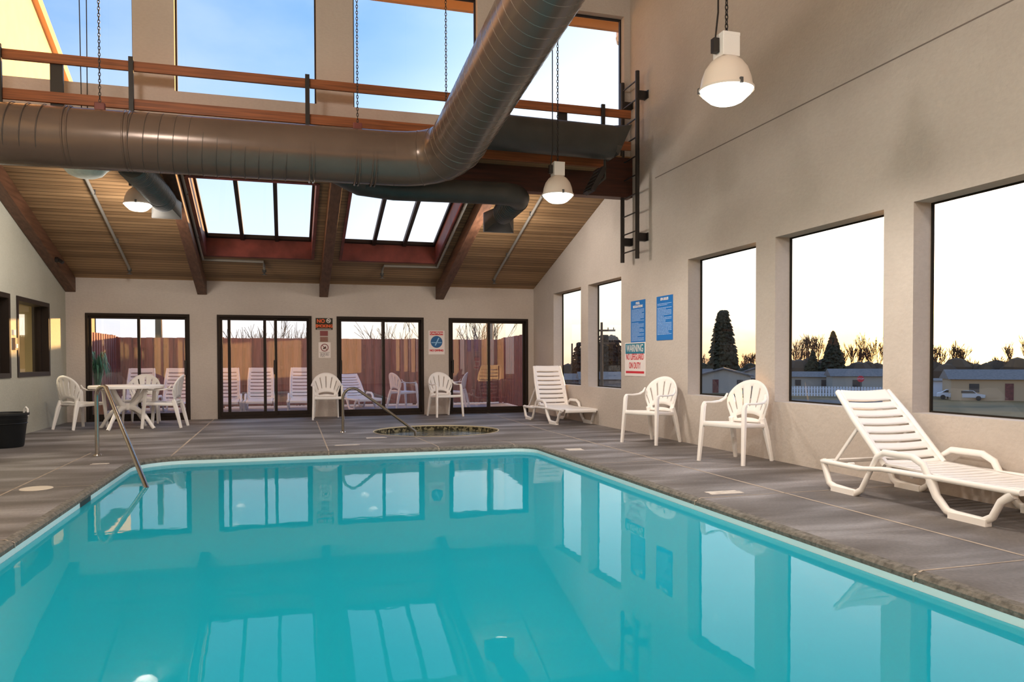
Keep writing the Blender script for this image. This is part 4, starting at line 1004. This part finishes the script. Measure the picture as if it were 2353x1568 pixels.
# dark hedge line along the horizon
rr_ = random.Random(5)
for a0, a1, d, h, lab, m in ((18.5, 26, 140, 5.6, 'dark line of shrubs on the skyline in the first two windows', 'pine'), (30, 35, 165, 5.5, 'dark hedge behind the houses in the third window', 'conifer'), (36, 43, 170, 5.8, 'brown thicket behind the fir in the fourth window', 'bark'), (44.5, 52, 175, 5.9, 'brown thicket below the low sun in the fifth window', 'bark')):
    mb = MB(); az = a0
    while az < a1:
        x, y = pol(az, d + rr_.uniform(-3, 3)); r_ = rr_.uniform(1.5, 3.0); hh = h * rr_.uniform(.75, 1.1)
        mb.lathe([(0, hh), (r_ * .5, hh * .93), (r_ * .9, hh * .7), (r_, hh * .3), (r_, 0)], (x, y, GZ), 7); az += .55
    tag(mb.build('hedge', M[m]), lab, 'hedge', kind='stuff')
house(32.0, 137, 9, 8, 3.0, 1.1, 'tan house with a low gable behind the chairs, left in the third window', 'siding', 0, ((.3, .5),), -.15, True)
house(34.3, 150, 7, 6, 3.0, 1.2, 'tan house with a dark garage, right in the third window', 'siding', 0, ((-.1, 1.2),), None, True)
house(29.9, 150, 7, 6, 2.9, 1.2, 'low house at the left edge of the third window', 'siding', .1)
house(41.0, 142, 8.6, 7, 3.0, 1.2, 'pale grey house with one dark window beside the stop sign', 'siding', .18, ((-.05, .7),))
house(37.9, 150, 9, 6, 2.7, .9, 'low dark roofed house below the fir tree', 'siding', -.1)
house(43.3, 156, 7, 6, 2.9, 1.0, 'grey roofed house at the right edge of the fourth window', 'siding', 0)
house(49.6, 125, 14, 8, 3.0, 1.3, 'long tan house under the low sun in the fifth window', 'siding2', .2, ((-.3, .6), (.2, .5), (.4, .7)), .0)
house(45.7, 136, 5, 4, 2.5, .3, 'small pale shed at the left edge of the fifth window', 'picket', .1, ())
house(24.3, 100, 9, 8, 3.3, .9, 'dark building with a pale roof in the second window', 'roof', .1, ((.2, .5),))
house(21.2, 110, 12, 8, 3.0, .8, 'low dark building in the first window', 'roof', 0, ((.0, .5),))
# picket fence
t = thing('picket_fence', 'white picket fence along the road in the fourth window', 'fence', (*pol(39.4, 128), GZ), -R(39.4))
mb = MB(); x = -7.6
while x < 7.6: mb.box(x, x + .28, -.03, .03, .1, 1.6); x += .42
mb.build('picket_panel', M['picket'], t)
mb = MB(); mb.box(-7.6, 7.6, .03, .1, .4, .52); mb.box(-7.6, 7.6, .03, .1, 1.2, 1.32); mb.build('fence_rail', M['picket'], t)
# stop sign
x, y = pol(41.05, 124); t = thing('stop_sign', 'red stop sign on a post by the white picket fence', 'sign', (x, y, GZ), -R(41.05))
mb = MB(); mb.tube([(0, 0, 0), (0, 0, 2.6)], .06, 8); mb.build('post', M['galv'], t)
mb = MB(); mb.prism([(.5 * math.cos(R(22.5 + 45 * i)), 2.9 + .5 * math.sin(R(22.5 + 45 * i))) for i in range(8)], lambda u, v, d: (u, d, v), -.08, -.04); mb.build('sign_board', M['red'], t)
text('STOP', .36, M['picket'], t, Matrix(((1, 0, 0, 0), (0, 0, -1, -.09), (0, 1, 0, 2.9), (0, 0, 0, 1))))
# utility poles
def upole(az, d, h, lab, arms=True):
    x, y = pol(az, d); t = thing('utility_pole', lab, 'utility pole', (x, y, GZ), -R(az))
    mb = MB(); mb.tube([(0, 0, 0), (0, 0, h)], .2, 8, scales=[1, .65]); mb.build('pole', M['bark'], t)
    if arms:
        for z in (h - .9, h - 2.3):
            mb = MB(); mb.box(-1.5, 1.5, -.08, .08, z - .1, z + .1)
            for q in (-1.3, -.7, .7, 1.3): mb.tube([(q, 0, z + .1), (q, 0, z + .32)], .06, 6)
            mb.build('crossarm', M['bark'], t)
upole(23.2, 85, 9.9, 'wooden utility pole with two crossarms in the second window')
upole(20.05, 85, 9.2, 'plain wooden pole at the left edge of the first window', False)
upole(21.0, 120, 8.4, 'thin distant pole in the middle of the first window', False)
upole(-8.3, 40, 11.0, 'grey pole standing beyond the fence in the first door', False)
upole(14.9, 40, 11.0, 'dark pole standing beyond the fence in the fourth door', False)
def car(az, d, lab, m):
    x, y = pol(az, d); t = thing('parked_car', lab, 'car', (x, y, GZ), -R(az), 'parked cars across the road')
    mb = MB(); mb.prism([(-2.2, .35), (2.2, .35), (2.25, .8), (1.3, .95), (.8, 1.4), (-1.0, 1.42), (-1.7, 1.0), (-2.2, .9)], lambda u, v, d_: (u, d_, v), 0, 1.7); mb.build('car_body', m, t, bevel=.08)
    for wx in (-1.4, 1.4):
        mb = MB(); mb.lathe([(0, -.1), (.33, -.1), (.33, .1), (0, .1)], (0, 0, 0), 16, mx=Matrix.Rotation(PI / 2, 4, 'X')); w_ = mb.build('wheel', M['black'], t); w_.location = (wx, .05, .33)
    mb = MB(); mb.prism([(-1.5, 1.0), (1.1, 1.0), (.72, 1.33), (-.95, 1.35)], lambda u, v, d_: (u, d_, v), -.02, 1.72); mb.build('side_window', M['darkglass'], t)
car(46.6, 126, 'pale parked car near the shed in the fifth window', M['picket']); car(47.3, 124, 'second pale parked car, right of the first, in the fifth window', mat('car_silver', (.5, .5, .52), .3))
car(24.5, 92, 'parked car in front of the dark building in the second window', mat('car_grey', (.25, .25, .27), .3))

# ------------------------------------------------------------ sun and sky
SAZ, SEL = R(48.0), R(2.4)
sd = Vector((math.sin(SAZ) * math.cos(SEL), math.cos(SAZ) * math.cos(SEL), math.sin(SEL)))
ld = bpy.data.lights.new('sun', 'SUN'); ld.energy = 9.5; ld.color = (1, .56, .20); ld.angle = R(.8)
lo = bpy.data.objects.new('sun', ld); COL.objects.link(lo); lo.rotation_euler = sd.to_track_quat('Z', 'Y').to_euler(); lo.location = (30, 30, 20)
w = bpy.data.worlds.new('World'); S.world = w; w.use_nodes = True; nt = w.node_tree; nt.nodes.clear(); L = nt.links.new
out = _n(nt, 'ShaderNodeOutputWorld'); bg = _n(nt, 'ShaderNodeBackground'); L(bg.outputs[0], out.inputs[0])
tc = _n(nt, 'ShaderNodeTexCoord'); nv = _n(nt, 'ShaderNodeVectorMath', operation='NORMALIZE'); L(tc.outputs['Generated'], nv.inputs[0])
sp = _n(nt, 'ShaderNodeSeparateXYZ'); L(nv.outputs[0], sp.inputs[0])
def ramp(stops, src):
    r_ = _n(nt, 'ShaderNodeValToRGB'); el = r_.color_ramp.elements
    el[0].position = stops[0][0]; el[0].color = (*stops[0][1], 1); el[1].position = stops[-1][0]; el[1].color = (*stops[-1][1], 1)
    for p_, c_ in stops[1:-1]: e_ = el.new(p_); e_.color = (*c_, 1)
    L(src, r_.inputs[0]); return r_.outputs[0]
away = ramp([(0, (.80, .72, .66)), (.06, (.78, .78, .80)), (.20, (.48, .62, .80)), (.36, (.17, .34, .64)), (1, (.09, .2, .45))], sp.outputs[2])
near = ramp([(0, (.85, .42, .14)), (.035, (.9, .62, .24)), (.075, (1.0, .86, .52)), (.12, (1.0, .97, .88)), (.2, (.9, .93, .97)), (.42, (.52, .66, .82)), (1, (.2, .36, .62))], sp.outputs[2])
dt = _n(nt, 'ShaderNodeVectorMath', operation='DOT_PRODUCT'); L(nv.outputs[0], dt.inputs[0]); dt.inputs[1].default_value = sd
mr = _n(nt, 'ShaderNodeMapRange', interpolation_type='SMOOTHSTEP'); L(dt.outputs['Value'], mr.inputs[0]); mr.inputs[1].default_value = .66; mr.inputs[2].default_value = .94
mx = _n(nt, 'ShaderNodeMixRGB'); L(mr.outputs[0], mx.inputs[0]); L(away, mx.inputs[1]); L(near, mx.inputs[2])
mp = _n(nt, 'ShaderNodeMapping'); mp.inputs['Scale'].default_value = (2.2, 2.2, 5.0); L(nv.outputs[0], mp.inputs[0])
cn = _n(nt, 'ShaderNodeTexNoise'); cn.inputs['Scale'].default_value = 1.6; cn.inputs['Detail'].default_value = 6; L(mp.outputs[0], cn.inputs['Vector'])
cr = _n(nt, 'ShaderNodeMapRange', interpolation_type='SMOOTHSTEP'); L(cn.outputs['Fac'], cr.inputs[0]); cr.inputs[1].default_value = .42; cr.inputs[2].default_value = .72; cr.inputs[4].default_value = .38
cm = _n(nt, 'ShaderNodeMixRGB'); L(cr.outputs[0], cm.inputs[0]); L(mx.outputs[0], cm.inputs[1]); cm.inputs[2].default_value = (.50, .60, .74, 1)
# brighter toward the sun
pw = _n(nt, 'ShaderNodeMath', operation='MAXIMUM'); L(dt.outputs['Value'], pw.inputs[0]); pw.inputs[1].default_value = 0
p1 = _n(nt, 'ShaderNodeMath', operation='POWER'); L(pw.outputs[0], p1.inputs[0]); p1.inputs[1].default_value = 3
p2 = _n(nt, 'ShaderNodeMath', operation='POWER'); L(pw.outputs[0], p2.inputs[0]); p2.inputs[1].default_value = 90
s1 = _n(nt, 'ShaderNodeMath', operation='MULTIPLY_ADD'); L(p1.outputs[0], s1.inputs[0]); s1.inputs[1].default_value = .55; s1.inputs[2].default_value = 1.0
sc = _n(nt, 'ShaderNodeVectorMath', operation='SCALE'); L(cm.outputs[0], sc.inputs[0]); L(s1.outputs[0], sc.inputs['Scale'])
gl = _n(nt, 'ShaderNodeVectorMath', operation='SCALE'); gl.inputs[0].default_value = (3.0, 1.7, .6); L(p2.outputs[0], gl.inputs['Scale'])
av = _n(nt, 'ShaderNodeVectorMath', operation='ADD'); L(sc.outputs[0], av.inputs[0]); L(gl.outputs[0], av.inputs[1])
L(av.outputs[0], bg.inputs[0]); bg.inputs[1].default_value = 1.08

# ------------------------------------------------------------ camera
F_PX, YAW, PIT, ROL, CY = 1754.2044, 0.287981, -0.0208384, -0.0025828, 867.7817
Fv = Vector((math.sin(YAW) * math.cos(PIT), math.cos(YAW) * math.cos(PIT), math.sin(PIT)))
R0 = Vector((math.cos(YAW), -math.sin(YAW), 0)); U0 = R0.cross(Fv)
Rv = math.cos(ROL) * R0 + math.sin(ROL) * U0; Uv = -math.sin(ROL) * R0 + math.cos(ROL) * U0
cd = bpy.data.cameras.new('camera'); cam = bpy.data.objects.new('camera', cd); COL.objects.link(cam); S.camera = cam
cam.matrix_world = Matrix(((Rv.x, Uv.x, -Fv.x, 0), (Rv.y, Uv.y, -Fv.y, 0), (Rv.z, Uv.z, -Fv.z, 1.1), (0, 0, 0, 1)))
cd.sensor_fit = 'HORIZONTAL'; cd.sensor_width = 36; cd.lens = F_PX / 2353 * 36
cd.shift_y = (CY - 784) / 2353; cd.shift_x = 0; cd.clip_start = .05; cd.clip_end = 2000
S.view_settings.view_transform = 'Standard'; S.view_settings.look = 'None'; S.view_settings.gamma = 1; S.view_settings.use_curve_mapping = False
S.view_settings.exposure = .5
S.cycles.max_bounces = 8; S.cycles.transparent_max_bounces = 16; S.cycles.diffuse_bounces = 5; S.cycles.glossy_bounces = 4
S.cycles.caustics_reflective = False; S.cycles.caustics_refractive = False; S.cycles.sample_clamp_indirect = 8
